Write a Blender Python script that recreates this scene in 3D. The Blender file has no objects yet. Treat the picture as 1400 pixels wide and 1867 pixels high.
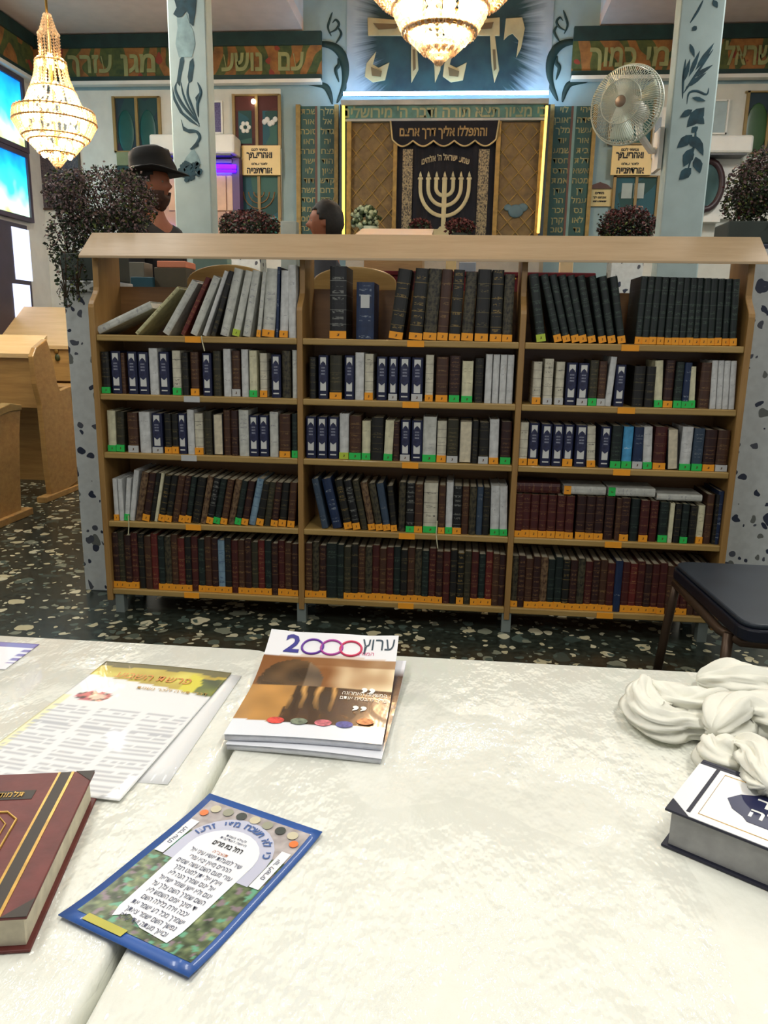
import bpy, bmesh, math, random
from mathutils import Vector, Matrix, Euler, noise as mnoise
random.seed(11)
sc = bpy.context.scene
C = sc.collection
PI = math.pi

# ------------------------------------------------------------------ camera, world, lights, exposure
FPX = 1400.0; PITCH, ROLL, YAW, CAMZ = 0.228378, 0.018023, 0.090506, 1.27
fw = Vector((-math.sin(YAW)*math.cos(PITCH), math.cos(YAW)*math.cos(PITCH), -math.sin(PITCH)))
_rt = Vector((math.cos(YAW), math.sin(YAW), 0)); _up = _rt.cross(fw)
rt = _rt*math.cos(ROLL) + _up*math.sin(ROLL); up = rt.cross(fw)
cam = bpy.data.objects.new('camera', bpy.data.cameras.new('camera')); C.objects.link(cam)
cam.matrix_world = Matrix(((rt.x, up.x, -fw.x, 0), (rt.y, up.y, -fw.y, 0), (rt.z, up.z, -fw.z, CAMZ), (0, 0, 0, 1)))
cam.data.sensor_fit = 'VERTICAL'; cam.data.sensor_height = 36.0; cam.data.lens = 36.0*FPX/1867.0
cam.data.clip_start = 0.02; cam.data.clip_end = 60
sc.camera = cam
sc.view_settings.view_transform = 'Standard'; sc.view_settings.look = 'None'
sc.view_settings.gamma = 1.0; sc.view_settings.exposure = 0.55
try: sc.view_settings.use_curve_mapping = False
except Exception: pass
world = bpy.data.worlds.new('world'); sc.world = world; world.use_nodes = True
world.node_tree.nodes['Background'].inputs[0].default_value = (0.9, 0.93, 1.0, 1)
world.node_tree.nodes['Background'].inputs[1].default_value = 0.27

def area(name, loc, sx, sy, power, color=(1, .98, .92), rot=(0, 0, 0)):
    l = bpy.data.lights.new(name, 'AREA'); l.shape = 'RECTANGLE'; l.size = sx; l.size_y = sy
    l.energy = power; l.color = color
    o = bpy.data.objects.new(name, l); o.location = loc; o.rotation_euler = rot; C.objects.link(o)
    return o
CEIL_LIGHTS = [  # x, y, z, w, l, power : fluorescent fittings hanging below the ceiling
    (-0.8, 0.45, 2.75, 0.30, 1.2, 16), (0.8, 0.45, 2.75, 0.30, 1.2, 16),
    (-0.1, 1.9, 3.45, 0.25, 1.2, 7),
    (-2.9, 2.6, 3.5, 0.30, 1.2, 22), (2.7, 2.6, 3.5, 0.30, 1.2, 22),
    (-2.6, 5.0, 3.75, 0.30, 1.0, 40), (2.4, 5.0, 3.75, 0.30, 1.0, 40),
]
for (x, y, z, w, l, p) in CEIL_LIGHTS:
    area('fluorescent_lamp', (x, y, z-0.045), w, l, p)

# ------------------------------------------------------------------ picture point -> point in the room
def ray(px, py): return fw + rt*((px-700)/FPX) - up*((py-933.5)/FPX)
def V(px, py, Y):
    d = ray(px, py); t = Y/d.y; return Vector((d.x*t, Y, CAMZ+d.z*t))
def G(px, py, z):
    d = ray(px, py); t = (z-CAMZ)/d.z; return Vector((d.x*t, d.y*t, z))

# ------------------------------------------------------------------ materials
def lin(c):
    return tuple((v/255/12.92 if v/255 <= .04045 else ((v/255+.055)/1.055)**2.4) for v in c) + (1,)
MATS = {}
def newmat(name):
    m = bpy.data.materials.new(name); m.use_nodes = True
    nt = m.node_tree; b = nt.nodes['Principled BSDF']; return m, nt, b
def N(nt, t, **kw):
    n = nt.nodes.new(t)
    for k, v in kw.items(): setattr(n, k, v)
    return n
def ramp(nt, fac, stops, interp='LINEAR'):
    r = N(nt, 'ShaderNodeValToRGB'); r.color_ramp.interpolation = interp
    e = r.color_ramp.elements
    while len(e) > 1: e.remove(e[-1])
    e[0].position = stops[0][0]; e[0].color = stops[0][1]
    for p, c in stops[1:]:
        k = e.new(p); k.color = c
    nt.links.new(fac, r.inputs[0]); return r.outputs[0]
def math_(nt, op, a, b=None, c=None):
    n = N(nt, 'ShaderNodeMath', operation=op)
    for i, v in enumerate((a, b, c)):
        if v is None: continue
        if isinstance(v, (int, float)): n.inputs[i].default_value = v
        else: nt.links.new(v, n.inputs[i])
    return n.outputs[0]
def mix(nt, fac, a, b):
    n = N(nt, 'ShaderNodeMix', data_type='RGBA')
    for s, v in ((n.inputs[0], fac), (n.inputs[6], a), (n.inputs[7], b)):
        if isinstance(v, (int, float)): s.default_value = v
        elif isinstance(v, tuple): s.default_value = v
        else: nt.links.new(v, s)
    return n.outputs[2]
def coords(nt, which='Object', scale=(1, 1, 1)):
    t = N(nt, 'ShaderNodeTexCoord'); m = N(nt, 'ShaderNodeMapping'); m.inputs['Scale'].default_value = scale
    nt.links.new(t.outputs[which], m.inputs[0]); return m.outputs[0]
def tex_noise(nt, vec, scale, detail=3, rough=.5):
    n = N(nt, 'ShaderNodeTexNoise'); n.inputs['Scale'].default_value = scale
    n.inputs['Detail'].default_value = detail; n.inputs['Roughness'].default_value = rough
    nt.links.new(vec, n.inputs['Vector']); return n.outputs[0]
def bump(nt, b, h, strength, dist=.01, sock='Normal'):
    n = N(nt, 'ShaderNodeBump'); n.inputs['Strength'].default_value = strength; n.inputs['Distance'].default_value = dist
    nt.links.new(h, n.inputs['Height']); nt.links.new(n.outputs[0], b.inputs[sock])
def plain(name, c, rough=.6, metal=0, var=.12, scale=9, coat=0, emit=0, bumpy=0):
    if name in MATS: return MATS[name]
    m, nt, b = newmat(name); col = lin(c)
    if var:
        f = tex_noise(nt, coords(nt), scale, 4)
        d = tuple(v*(1-var) for v in col[:3])+(1,); l = tuple(min(1, v*(1+var)) for v in col[:3])+(1,)
        out = ramp(nt, f, [(.3, d), (.7, l)]); nt.links.new(out, b.inputs['Base Color'])
        if bumpy: bump(nt, b, f, bumpy)
    else: b.inputs['Base Color'].default_value = col
    b.inputs['Roughness'].default_value = rough; b.inputs['Metallic'].default_value = metal
    b.inputs['Coat Weight'].default_value = coat
    if emit:
        b.inputs['Emission Color'].default_value = col; b.inputs['Emission Strength'].default_value = emit
    MATS[name] = m; return m
def wood(name, c1, c2, rough=.42, axis='X', scale=1.0):
    if name in MATS: return MATS[name]
    m, nt, b = newmat(name)
    s = {'X': (1.2, 9, 14), 'Z': (14, 9, 1.2), 'Y': (14, 1.2, 9)}[axis]
    v = coords(nt, 'Object', tuple(k*scale for k in s))
    f = tex_noise(nt, v, 2.2, 6, .6); g = tex_noise(nt, v, 9, 3, .6)
    h = math_(nt, 'ADD', math_(nt, 'MULTIPLY', f, .75), math_(nt, 'MULTIPLY', g, .25))
    nt.links.new(ramp(nt, h, [(.3, lin(c1)), (.68, lin(c2))]), b.inputs['Base Color'])
    b.inputs['Roughness'].default_value = rough; b.inputs['Coat Weight'].default_value = .12
    bump(nt, b, h, .08); MATS[name] = m; return m
def terrazzo(name, base, chips, scale, thr, rough=.35, stretch=(1, 1, 1), var=.5, cut=.35):
    if name in MATS: return MATS[name]
    m, nt, b = newmat(name)
    v = coords(nt, 'Object', stretch)
    nz = N(nt, 'ShaderNodeTexNoise'); nz.inputs['Scale'].default_value = scale*.9; nt.links.new(v, nz.inputs['Vector'])
    vm = N(nt, 'ShaderNodeVectorMath', operation='MULTIPLY_ADD'); nt.links.new(nz.outputs[1], vm.inputs[0])
    k = .9/scale; vm.inputs[1].default_value = (k, k, k); nt.links.new(v, vm.inputs[2])
    out = lin(base)
    bc = ramp(nt, tex_noise(nt, v, scale*2.5, 4), [(.35, tuple(q*(1-var*.8) for q in out[:3])+(1,)), (.65, tuple(q*(1+var) for q in out[:3])+(1,))])
    for i, (sc_, th, cols) in enumerate([(scale, thr, chips), (scale*2.1, thr*.9, chips[::-1])]):
        vo = N(nt, 'ShaderNodeTexVoronoi'); vo.inputs['Scale'].default_value = sc_; nt.links.new(vm.outputs[0], vo.inputs['Vector'])
        sep = N(nt, 'ShaderNodeSeparateColor'); nt.links.new(vo.outputs['Color'], sep.inputs[0])
        size = math_(nt, 'MULTIPLY', math_(nt, 'SUBTRACT', sep.outputs[0], cut), th*1.6)
        inside = math_(nt, 'LESS_THAN', vo.outputs['Distance'], size)
        cc = ramp(nt, sep.outputs[1], [(j/len(cols), lin(c)) for j, c in enumerate(cols)], 'CONSTANT')
        bc = mix(nt, inside, bc, cc)
    nt.links.new(bc, b.inputs['Base Color']); b.inputs['Roughness'].default_value = rough
    MATS[name] = m; return m
def vcol(name, rough=.5, coat=0, emit=0):
    if name in MATS: return MATS[name]
    m, nt, b = newmat(name)
    a = N(nt, 'ShaderNodeAttribute', attribute_name='Col'); nt.links.new(a.outputs[0], b.inputs['Base Color'])
    b.inputs['Roughness'].default_value = rough; b.inputs['Coat Weight'].default_value = coat
    if emit:
        nt.links.new(a.outputs[0], b.inputs['Emission Color']); b.inputs['Emission Strength'].default_value = emit
    MATS[name] = m; return m

# book spines: Generated coordinates, rows of stamped lettering between bands
def spine(name, base, ink, amount=.5, bands=True, rough=.45, mottled=0):
    if name in MATS: return MATS[name]
    m, nt, b = newmat(name)
    t = N(nt, 'ShaderNodeTexCoord'); sep = N(nt, 'ShaderNodeSeparateXYZ'); nt.links.new(t.outputs['Generated'], sep.inputs[0])
    ob = N(nt, 'ShaderNodeObjectInfo'); rnd = ob.outputs['Random']
    z = sep.outputs[2]; bc = lin(base)
    if mottled:
        f = tex_noise(nt, coords(nt, 'Object', (60, 60, 40)), 1.6, 3)
        bcs = ramp(nt, f, [(.38, bc), (.62, lin(ink))])
    else:
        f = tex_noise(nt, coords(nt), 30, 2)
        bcs = ramp(nt, f, [(.3, tuple(v*.8 for v in bc[:3])+(1,)), (.7, tuple(v*1.2 for v in bc[:3])+(1,))])
    row = math_(nt, 'FRACT', math_(nt, 'ADD', math_(nt, 'MULTIPLY', z, 11.0), rnd))
    rowm = math_(nt, 'MULTIPLY', math_(nt, 'GREATER_THAN', row, .3), math_(nt, 'LESS_THAN', row, .75))
    vec = N(nt, 'ShaderNodeCombineXYZ')
    nt.links.new(math_(nt, 'MULTIPLY', sep.outputs[0], 3.2), vec.inputs[0])
    nt.links.new(math_(nt, 'MULTIPLY', z, 46.0), vec.inputs[2]); nt.links.new(math_(nt, 'MULTIPLY', rnd, 90.0), vec.inputs[1])
    g = math_(nt, 'GREATER_THAN', tex_noise(nt, vec.outputs[0], 1.6, 1), .56-.12*amount)
    big = N(nt, 'ShaderNodeCombineXYZ'); nt.links.new(math_(nt, 'MULTIPLY', z, 7.0), big.inputs[2]); nt.links.new(math_(nt, 'MULTIPLY', rnd, 40.0), big.inputs[0])
    blk = math_(nt, 'GREATER_THAN', tex_noise(nt, big.outputs[0], 1.0, 0), .62-.25*amount)
    inside = math_(nt, 'MULTIPLY', math_(nt, 'GREATER_THAN', sep.outputs[0], .16), math_(nt, 'LESS_THAN', sep.outputs[0], .84))
    txt = math_(nt, 'MULTIPLY', math_(nt, 'MULTIPLY', g, rowm), math_(nt, 'MULTIPLY', blk, inside))
    if bands:
        fr = math_(nt, 'FRACT', math_(nt, 'MULTIPLY', z, 5.0))
        bd = math_(nt, 'LESS_THAN', fr, .045); txt = math_(nt, 'MAXIMUM', txt, bd)
    out = mix(nt, math_(nt, 'MULTIPLY', txt, .75), bcs, lin(ink))
    nt.links.new(out, b.inputs['Base Color']); b.inputs['Roughness'].default_value = rough
    MATS[name] = m; return m

# ------------------------------------------------------------------ mesh helpers
class MB:
    def __init__(s): s.v = []; s.f = []; s.m = []; s.cur = 0
    def mat(s, i): s.cur = i; return s
    def add(s, vs, fs):
        o = len(s.v); s.v += [tuple(v) for v in vs]
        for f in fs: s.f.append([o+i for i in f]); s.m.append(s.cur)
        return s
    def box(s, a, b):
        x0, y0, z0 = a; x1, y1, z1 = b
        return s.add([(x0, y0, z0), (x1, y0, z0), (x1, y1, z0), (x0, y1, z0), (x0, y0, z1), (x1, y0, z1), (x1, y1, z1), (x0, y1, z1)],
                     [(0, 3, 2, 1), (4, 5, 6, 7), (0, 1, 5, 4), (1, 2, 6, 5), (2, 3, 7, 6), (3, 0, 4, 7)])
    def prism(s, poly, axis, a, b):          # poly of 2D points, extruded along axis from a to b
        def p(q, t):
            if axis == 'X': return (t, q[0], q[1])
            if axis == 'Y': return (q[0], t, q[1])
            return (q[0], q[1], t)
        n = len(poly); vs = [p(q, a) for q in poly]+[p(q, b) for q in poly]
        fs = [list(range(n))[::-1], [n+i for i in range(n)]]+[(i, (i+1) % n, n+(i+1) % n, n+i) for i in range(n)]
        return s.add(vs, fs)
    def lathe(s, prof, c=(0, 0, 0), seg=20, sx=1, sy=1):
        vs = []; fs = []; n = len(prof)
        for r, z in prof:
            for k in range(seg):
                a = 2*PI*k/seg; vs.append((c[0]+r*math.cos(a)*sx, c[1]+r*math.sin(a)*sy, c[2]+z))
        for i in range(n-1):
            for k in range(seg):
                k2 = (k+1) % seg; fs.append((i*seg+k, i*seg+k2, (i+1)*seg+k2, (i+1)*seg+k))
        fs.append(list(range(seg))[::-1]); fs.append([(n-1)*seg+k for k in range(seg)])
        return s.add(vs, fs)
    def tube(s, path, r, seg=8, closed=False):
        P = [Vector(p) for p in path]; n = len(P); R = r if isinstance(r, (list, tuple)) else [r]*n
        vs = []; fs = []; ref = None
        for i, p in enumerate(P):
            t = (P[(i+1) % n]-P[i-1]) if closed else (P[min(i+1, n-1)]-P[max(i-1, 0)])
            t.normalize()
            if ref is None: ref = Vector((0, 0, 1)) if abs(t.z) < .9 else Vector((1, 0, 0))
            u = t.cross(ref).normalized(); w = u.cross(t).normalized(); ref = w
            for k in range(seg):
                a = 2*PI*k/seg; vs.append(p+(u*math.cos(a)+w*math.sin(a))*R[i])
        for i in range(n if closed else n-1):
            j = (i+1) % n
            for k in range(seg):
                k2 = (k+1) % seg; fs.append((i*seg+k, j*seg+k, j*seg+k2, i*seg+k2))
        if not closed: fs.append(list(range(seg))); fs.append([(n-1)*seg+k for k in range(seg)][::-1])
        return s.add(vs, fs)
    def ball(s, c, r, seg=12, rings=8, sc3=(1, 1, 1)):
        prof = [(max(1e-4, math.sin(PI*i/rings))*r, -math.cos(PI*i/rings)*r*sc3[2]) for i in range(rings+1)]
        return s.lathe(prof, c, seg, sc3[0], sc3[1])
    def build(s, name, mats, parent=None, smooth=False, bevel=0, local=False):
        me = bpy.data.meshes.new(name)
        off = Vector((0, 0, 0))
        if parent is not None and not local:
            inv = wm(parent).inverted(); vs = [tuple(inv @ Vector(v)) for v in s.v]
        else: vs = s.v
        me.from_pydata(vs, [], s.f); me.update()
        if not isinstance(mats, (list, tuple)): mats = [mats]
        for m in mats: me.materials.append(m)
        me.polygons.foreach_set('material_index', s.m)
        if smooth: me.polygons.foreach_set('use_smooth', [True]*len(s.f))
        bm = bmesh.new(); bm.from_mesh(me); bmesh.ops.recalc_face_normals(bm, faces=bm.faces); bm.to_mesh(me); bm.free()
        o = bpy.data.objects.new(name, me); C.objects.link(o)
        if parent is not None: o.parent = parent
        if bevel:
            b = o.modifiers.new('bevel', 'BEVEL'); b.width = bevel; b.segments = 2; b.limit_method = 'ANGLE'
        return o
def wm(o):
    m = Matrix.LocRotScale(o.location, o.rotation_euler, o.scale)
    return (wm(o.parent) @ m) if o.parent else m
def tag(o, label=None, cat=None, group=None, kind=None):
    if label: o['label'] = label
    if cat: o['category'] = cat
    if group: o['group'] = group
    if kind: o['kind'] = kind
    return o
def thing(name, label, cat, loc=(0, 0, 0), rz=0, group=None, rot=None):
    o = bpy.data.objects.new(name, None); o.empty_display_size = .05; C.objects.link(o)
    o.location = loc; o.rotation_euler = rot if rot else (0, 0, rz)
    return tag(o, label, cat, group)
def struct(name, mb, mats, **kw):
    o = mb.build(name, mats, **kw); o['kind'] = 'structure'; return o
def rectpx(mb, x0, y0, x1, y1, Y, t0=0.0, t1=.01):    # a board on the plane Y facing the viewer, spanning those picture points
    a = V(x0, y1, Y); b = V(x1, y0, Y)
    c = V(x0, y0, Y); d = V(x1, y1, Y)
    return mb.box(((a.x+c.x)/2, Y-t1, (a.z+d.z)/2), ((b.x+d.x)/2, Y-t0, (b.z+c.z)/2))
def grid_mesh(name, w, l, nx, ny, fn_z, colf, mat, parent, thick=0, origin=(0, 0)):
    vs = []; fs = []; cols = []
    for j in range(ny+1):
        for i in range(nx+1):
            u = i/nx; v = j/ny; x = origin[0]+u*w; y = origin[1]+v*l
            vs.append((x, y, fn_z(x, y))); cols.append(colf(u, v) if colf else (1, 1, 1))
    for j in range(ny):
        for i in range(nx):
            a = j*(nx+1)+i; fs.append((a, a+1, a+nx+2, a+nx+1))
    me = bpy.data.meshes.new(name); me.from_pydata(vs, [], fs); me.update(); me.materials.append(mat)
    me.polygons.foreach_set('use_smooth', [True]*len(fs))
    if colf:
        at = me.color_attributes.new('Col', 'FLOAT_COLOR', 'POINT')
        for i, c in enumerate(cols): at.data[i].color = lin(c)
    o = bpy.data.objects.new(name, me); C.objects.link(o); o.parent = parent
    if thick:
        so = o.modifiers.new('thick', 'SOLIDIFY'); so.thickness = thick; so.offset = -1
    return o
def heb(s): return '\n'.join(l[::-1] for l in s.split('\n'))
def text(name, s, size, mat, parent, loc, rot=(PI/2, 0, 0), ext=.001, rev=True, bold=0, line=1.0, sx=1.0, fn=None, width=None, align='CENTER'):
    c = bpy.data.curves.new('t', 'FONT'); c.body = heb(s) if rev else s
    c.size = size; c.extrude = ext; c.offset = bold; c.align_x = align; c.align_y = 'CENTER'; c.space_line = line
    c.resolution_u = 2
    t = bpy.data.objects.new('t', c); C.objects.link(t)
    dg = bpy.context.evaluated_depsgraph_get(); me = bpy.data.meshes.new_from_object(t.evaluated_get(dg))
    bpy.data.objects.remove(t); bpy.data.curves.remove(c)
    if width and me.vertices:
        xs = [v.co.x for v in me.vertices]; k = width/max(1e-6, max(xs)-min(xs))
        for v in me.vertices: v.co.x *= k
    R = Euler(rot).to_matrix().to_4x4(); M = Matrix.Translation(Vector(loc)) @ R
    for v in me.vertices:
        v.co.x *= sx; p = v.co.copy()
        if fn: p = Vector(fn(p))
        v.co = M @ p
    me.materials.clear(); me.materials.append(mat); me.name = name
    o = bpy.data.objects.new(name, me); C.objects.link(o)
    if parent is not None: o.parent = parent
    return o
def wtext(name, s, size, mat, parent, wloc, **kw):     # placed by world point on a wall facing the viewer
    return text(name, s, size, mat, parent, wm(parent).inverted() @ Vector(wloc) if parent else wloc, **kw)

# ------------------------------------------------------------------ palette
WALLW = plain('white_plaster', (206, 208, 200), .8, var=.06)
BLUE = plain('pale_blue_paint', (140, 166, 172), .75, var=.06)
CEILM = plain('ceiling_paint', (206, 188, 178), .9, var=.05)
DKG = plain('dark_green_paint', (22, 52, 50), .6, var=.25)
GOLD = plain('gold_paint', (142, 118, 62), .5, .2, var=.25, scale=25)
PALEGOLD = plain('pale_gold', (178, 166, 124), .45, .25, var=.15)
WOODL = wood('light_beech', (148, 118, 62), (176, 147, 88))
WOODT = wood('beech_top', (172, 148, 114), (190, 166, 132))
WOODZ = wood('beech_upright', (138, 102, 54), (164, 128, 74), axis='Z')
WOODB = wood('beech_back', (120, 84, 42), (146, 104, 56))
WOODP = wood('pew_wood', (158, 118, 66), (192, 152, 90))
WOODPT = wood('pew_top_wood', (205, 172, 118), (222, 190, 138))
TERW = terrazzo('pale_terrazzo', (184, 190, 189), [(44, 50, 68), (100, 104, 100), (36, 44, 64), (72, 76, 86)], 12, .62, var=.07, cut=.46)
TERF = terrazzo('floor_terrazzo', (40, 46, 40), [(188, 180, 146), (126, 130, 112), (78, 92, 84), (200, 194, 164), (60, 72, 66)], 14, .62, .25, (1, 1, 1), cut=.36)
WHITE = plain('white_paint', (225, 225, 218), .5, var=.04)
BLACK = plain('black_paint', (16, 16, 17), .5, var=.2)
PAPER = plain('paper_edges', (205, 196, 170), .8, var=.15, scale=60)
GREYP = plain('grey_page_edges', (150, 150, 148), .8, var=.12, scale=60)
DARKM = plain('dark_brown_metal', (84, 66, 52), .4, .5, var=.1)
GREYM = plain('grey_metal_feet', (128, 138, 134), .5, .2, var=.06)
ORANGE = plain('orange_sticker', (238, 158, 34), .6, var=.08)
GREEN = plain('green_sticker', (40, 192, 84), .6, var=.08)
YELG = plain('lime_sticker', (178, 200, 66), .6, var=.06)
WTAG = plain('white_sticker', (190, 192, 190), .6, var=.05)
INK = plain('black_ink', (24, 24, 28), .7, var=0)

# ------------------------------------------------------------------ the room
YW = 7.6; XL = -4.05; XR = 4.4; ZC = 3.9; YB = -2.6
struct('floor', MB().box((XL-.2, YB, -.1), (XR+.2, YW+.2, 0)), TERF)
mb = MB().box((XL-.2, YW, 0), (XR+.2, YW+.2, 5.2)); struct('wall_front', mb, BLUE)
# white plaster side bays of the ark wall, 2 cm proud of the blue
mb = MB(); a = V(512, 165, YW).x; mb.box((XL, YW-.02, 0), (a, YW, V(300, 165, YW).z))
b = V(1185, 165, YW).x; mb.box((b, YW-.02, 0), (XR, YW, V(300, 165, YW).z)); struct('trim_1', mb, WALLW)
mb = MB(); mb.box((XL-.2, YB, 0), (XL, YW, ZC)); struct('wall_left', mb, WALLW)
struct('wall_right', MB().box((XR, YB, 0), (XR+.2, YW, ZC)), WALLW)
mb = MB()
xa, xb = V(553, 60, YW).x, V(1092, 55, YW).x
mb.box((XL-.2, YB, ZC), (xa, YW, ZC+.1)); mb.box((xb, YB, ZC), (XR+.2, YW, ZC+.1))
mb.box((xa, YB, ZC), (xb, 2.2, ZC+.1))
mb.mat(1)
mb.box((xa-.1, 2.2, ZC+.1), (xa, YW, 5.2)); mb.box((xb, 2.2, ZC+.1), (xb+.1, YW, 5.2)); mb.box((xa, 2.1, ZC+.1), (xb, 2.2, 5.2))
mb.mat(0); mb.box((xa-.1, 2.1, 5.1), (xb+.1, YW, 5.2))
struct('ceiling', mb, [CEILM, plain('coffer_paint', (188, 190, 190), .8)])
struct('baseboard_left', MB().box((XL, YB, 0), (XL+.02, YW-.02, 1.45)), plain('grey_wainscot', (120, 126, 118), .6))

# frieze with painted vines and gold Hebrew lettering
def frieze_mat():
    m, nt, b = newmat('frieze_paint'); v = coords(nt)
    f = tex_noise(nt, v, 3.2, 3); g = tex_noise(nt, v, 10, 4, .6); w = N(nt, 'ShaderNodeTexWave'); w.inputs['Scale'].default_value = 1.6
    w.inputs['Distortion'].default_value = 14; w.inputs['Detail'].default_value = 2; nt.links.new(v, w.inputs['Vector'])
    base = ramp(nt, g, [(.3, lin((112, 76, 40))), (.7, lin((168, 116, 60)))])
    gr = ramp(nt, g, [(.3, lin((44, 66, 40))), (.7, lin((96, 104, 52)))])
    k = math_(nt, 'GREATER_THAN', math_(nt, 'ADD', w.outputs[1], f), 1.12)
    o = mix(nt, k, base, gr)
    k2 = math_(nt, 'GREATER_THAN', tex_noise(nt, v, 6.5, 1), .68); o = mix(nt, k2, o, lin((140, 58, 44)))
    nt.links.new(o, b.inputs['Base Color']); b.inputs['Roughness'].default_value = .7
    return m
FRZ = frieze_mat(); LETTER = plain('frieze_letters', (146, 150, 100), .6, var=.2)
zt, zb = 3.885, 3.50
def frieze(x0, x1, inner_left, name_words):
    mb = MB(); mb.mat(1).box((x0, YW-.07, zt-.11), (x1, YW-.0205, zt)); mb.box((x0, YW-.07, zb-.01), (x1, YW-.0205, zb+.035))
    mb.mat(2).box((x0, YW-.10, zb-.04), (x1, YW-.0205, zb-.01)); mb.mat(0).box((x0, YW-.05, zb+.035), (x1, YW-.0205, zt-.11))
    return mb
xl = V(588, 120, YW).x
o = frieze(XL, xl, False, None).build('painted_frieze', [FRZ, DKG, WHITE]); tag(o, 'long painted frieze with Hebrew lettering on the wall left of the ark', 'frieze', 'painted friezes under the ceiling')
zc = .5*(zb+.035+zt-.11)
for wrd, px, wd in (('עם', 532, 46), ('נושע', 445, 74), ("בה'", 345, 40), ('מגן', 258, 62), ('עזרך', 170, 80)):
    p = V(px, 128, YW); k = V(px+wd/2, 128, YW).x-V(px-wd/2, 128, YW).x
    text('lettering', wrd, .235, LETTER, o, (p.x, YW-.055, zc-.01), ext=.004, bold=.006, width=k)
xr = V(1041, 120, YW).x
o = frieze(xr, XR, True, None).build('painted_frieze', [FRZ, DKG, WHITE]); tag(o, 'painted frieze with Hebrew lettering on the wall right of the ark, behind the fan', 'frieze', 'painted friezes under the ceiling')
for wrd, px, wd in (('כמוך', 1115, 84), ('מי', 1195, 40), ('ישראל', 1362, 92), ('אשריך', 1485, 100)):
    p = V(px, 120, YW); k = V(px+wd/2, 120, YW).x-V(px-wd/2, 120, YW).x
    text('lettering', wrd, .235, LETTER, o, (p.x, YW-.055, zc-.01), ext=.004, bold=.006, width=k)
mb = MB(); mb.mat(1).box((XL+.0005, -1, zt-.11), (XL+.07, YW-.1, zt)); mb.box((XL+.0005, -1, zb-.01), (XL+.07, YW-.1, zb+.035))
mb.mat(2).box((XL+.0005, -1, zb-.04), (XL+.10, YW-.1, zb-.01)); mb.mat(0).box((XL+.0005, -1, zb+.035), (XL+.05, YW-.1, zt-.11))
tag(mb.build('painted_frieze', [FRZ, DKG, WHITE]), 'painted frieze running along the left side wall above the blue window', 'frieze', 'painted friezes under the ceiling')

# painted swirls beside the mural
def curvepx(pts, Y, r, mb, seg=6, flat=.25):
    P = [V(x, y, Y) for x, y in pts]
    Q = []
    for i in range(len(P)-1):   # catmull-rom
        p0, p1, p2, p3 = P[max(i-1, 0)], P[i], P[i+1], P[min(i+2, len(P)-1)]
        for k in range(6):
            t = k/6; Q.append(.5*((2*p1)+(p2-p0)*t+(2*p0-5*p1+4*p2-p3)*t*t+(3*p1-p0-3*p2+p3)*t**3))
    Q.append(P[-1]); n = len(Q)
    rr = [max(.0015, r*(math.sin(PI*(i+.5)/n)**.7)) for i in range(n)]
    s0 = len(mb.v); mb.tube(Q, rr, seg)
    for i in range(s0, len(mb.v)):
        x, y, z = mb.v[i]; mb.v[i] = (x, Y+(y-Y)*flat, z)
_pc = [0]
def polypx(mb, pts, Y, t=.004):
    _pc[0] += 1; t = t*.3+(_pc[0] % 9)*.0002
    mb.prism([(V(x, y, Y).x, V(x, y, Y).z) for x, y in pts], 'Y', Y-t, Y)
for sgn in (0, 1):
    def fx(pts): return pts if sgn == 0 else [(1632-x+(y-90)*-.01, y-4) for x, y in pts]
    mb = MB()
    curvepx(fx([(560, 80), (600, 82), (622, 98), (630, 125), (628, 155), (614, 188)]), YW-.006, .045, mb)
    curvepx(fx([(560, 153), (590, 156), (600, 168), (606, 190)]), YW-.006, .03, mb)
    curvepx(fx([(604, 66), (598, 50), (602, 34), (606, 22)]), YW-.006, .012, mb)
    curvepx(fx([(600, 60), (612, 54), (618, 44), (612, 36), (606, 42)]), YW-.006, .012, mb)
    curvepx(fx([(612, 80), (622, 62), (614, 48)]), YW-.006, .012, mb)
    curvepx(fx([(618, 150), (612, 128), (618, 118), (616, 106)]), YW-.006, .02, mb)
    tag(mb.build('painted_swirl', DKG, smooth=True), 'dark green scroll painted on pale blue wall, %s side of the large gold letters' % ('left' if sgn == 0 else 'right'), 'wall painting', 'painted scrolls beside the ark mural')

# mural with the gold letters above the ark
def mural_mat():
    m, nt, b = newmat('mural_paint')
    t = N(nt, 'ShaderNodeTexCoord'); s = N(nt, 'ShaderNodeSeparateXYZ'); nt.links.new(t.outputs['Generated'], s.inputs[0])
    dx = math_(nt, 'MULTIPLY', math_(nt, 'SUBTRACT', s.outputs[0], .5), 2.05); dz = math_(nt, 'MULTIPLY', math_(nt, 'SUBTRACT', s.outputs[2], .33), 1.55)
    ang = math_(nt, 'ARCTAN2', dz, dx)
    cmb = N(nt, 'ShaderNodeCombineXYZ'); nt.links.new(math_(nt, 'MULTIPLY', ang, 9.0), cmb.inputs[0])
    st = tex_noise(nt, cmb.outputs[0], 1.6, 4, .7)
    r = math_(nt, 'SQRT', math_(nt, 'ADD', math_(nt, 'POWER', math_(nt, 'ABSOLUTE', dx), 2.6), math_(nt, 'POWER', math_(nt, 'ABSOLUTE', dz), 2.6)))
    k = math_(nt, 'ADD', r, math_(nt, 'MULTIPLY', math_(nt, 'SUBTRACT', st, .5), .75))
    g = tex_noise(nt, coords(nt), 5, 4)
    dark = ramp(nt, g, [(.3, lin((14, 38, 44))), (.7, lin((34, 66, 66)))])
    lt = ramp(nt, g, [(.3, lin((136, 154, 164))), (.7, lin((160, 172, 180)))])
    f = N(nt, 'ShaderNodeMapRange'); f.inputs[1].default_value = .66; f.inputs[2].default_value = .92; nt.links.new(k, f.inputs[0])
    nt.links.new(mix(nt, f.outputs[0], dark, lt), b.inputs['Base Color']); b.inputs['Roughness'].default_value = .7
    return m
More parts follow.
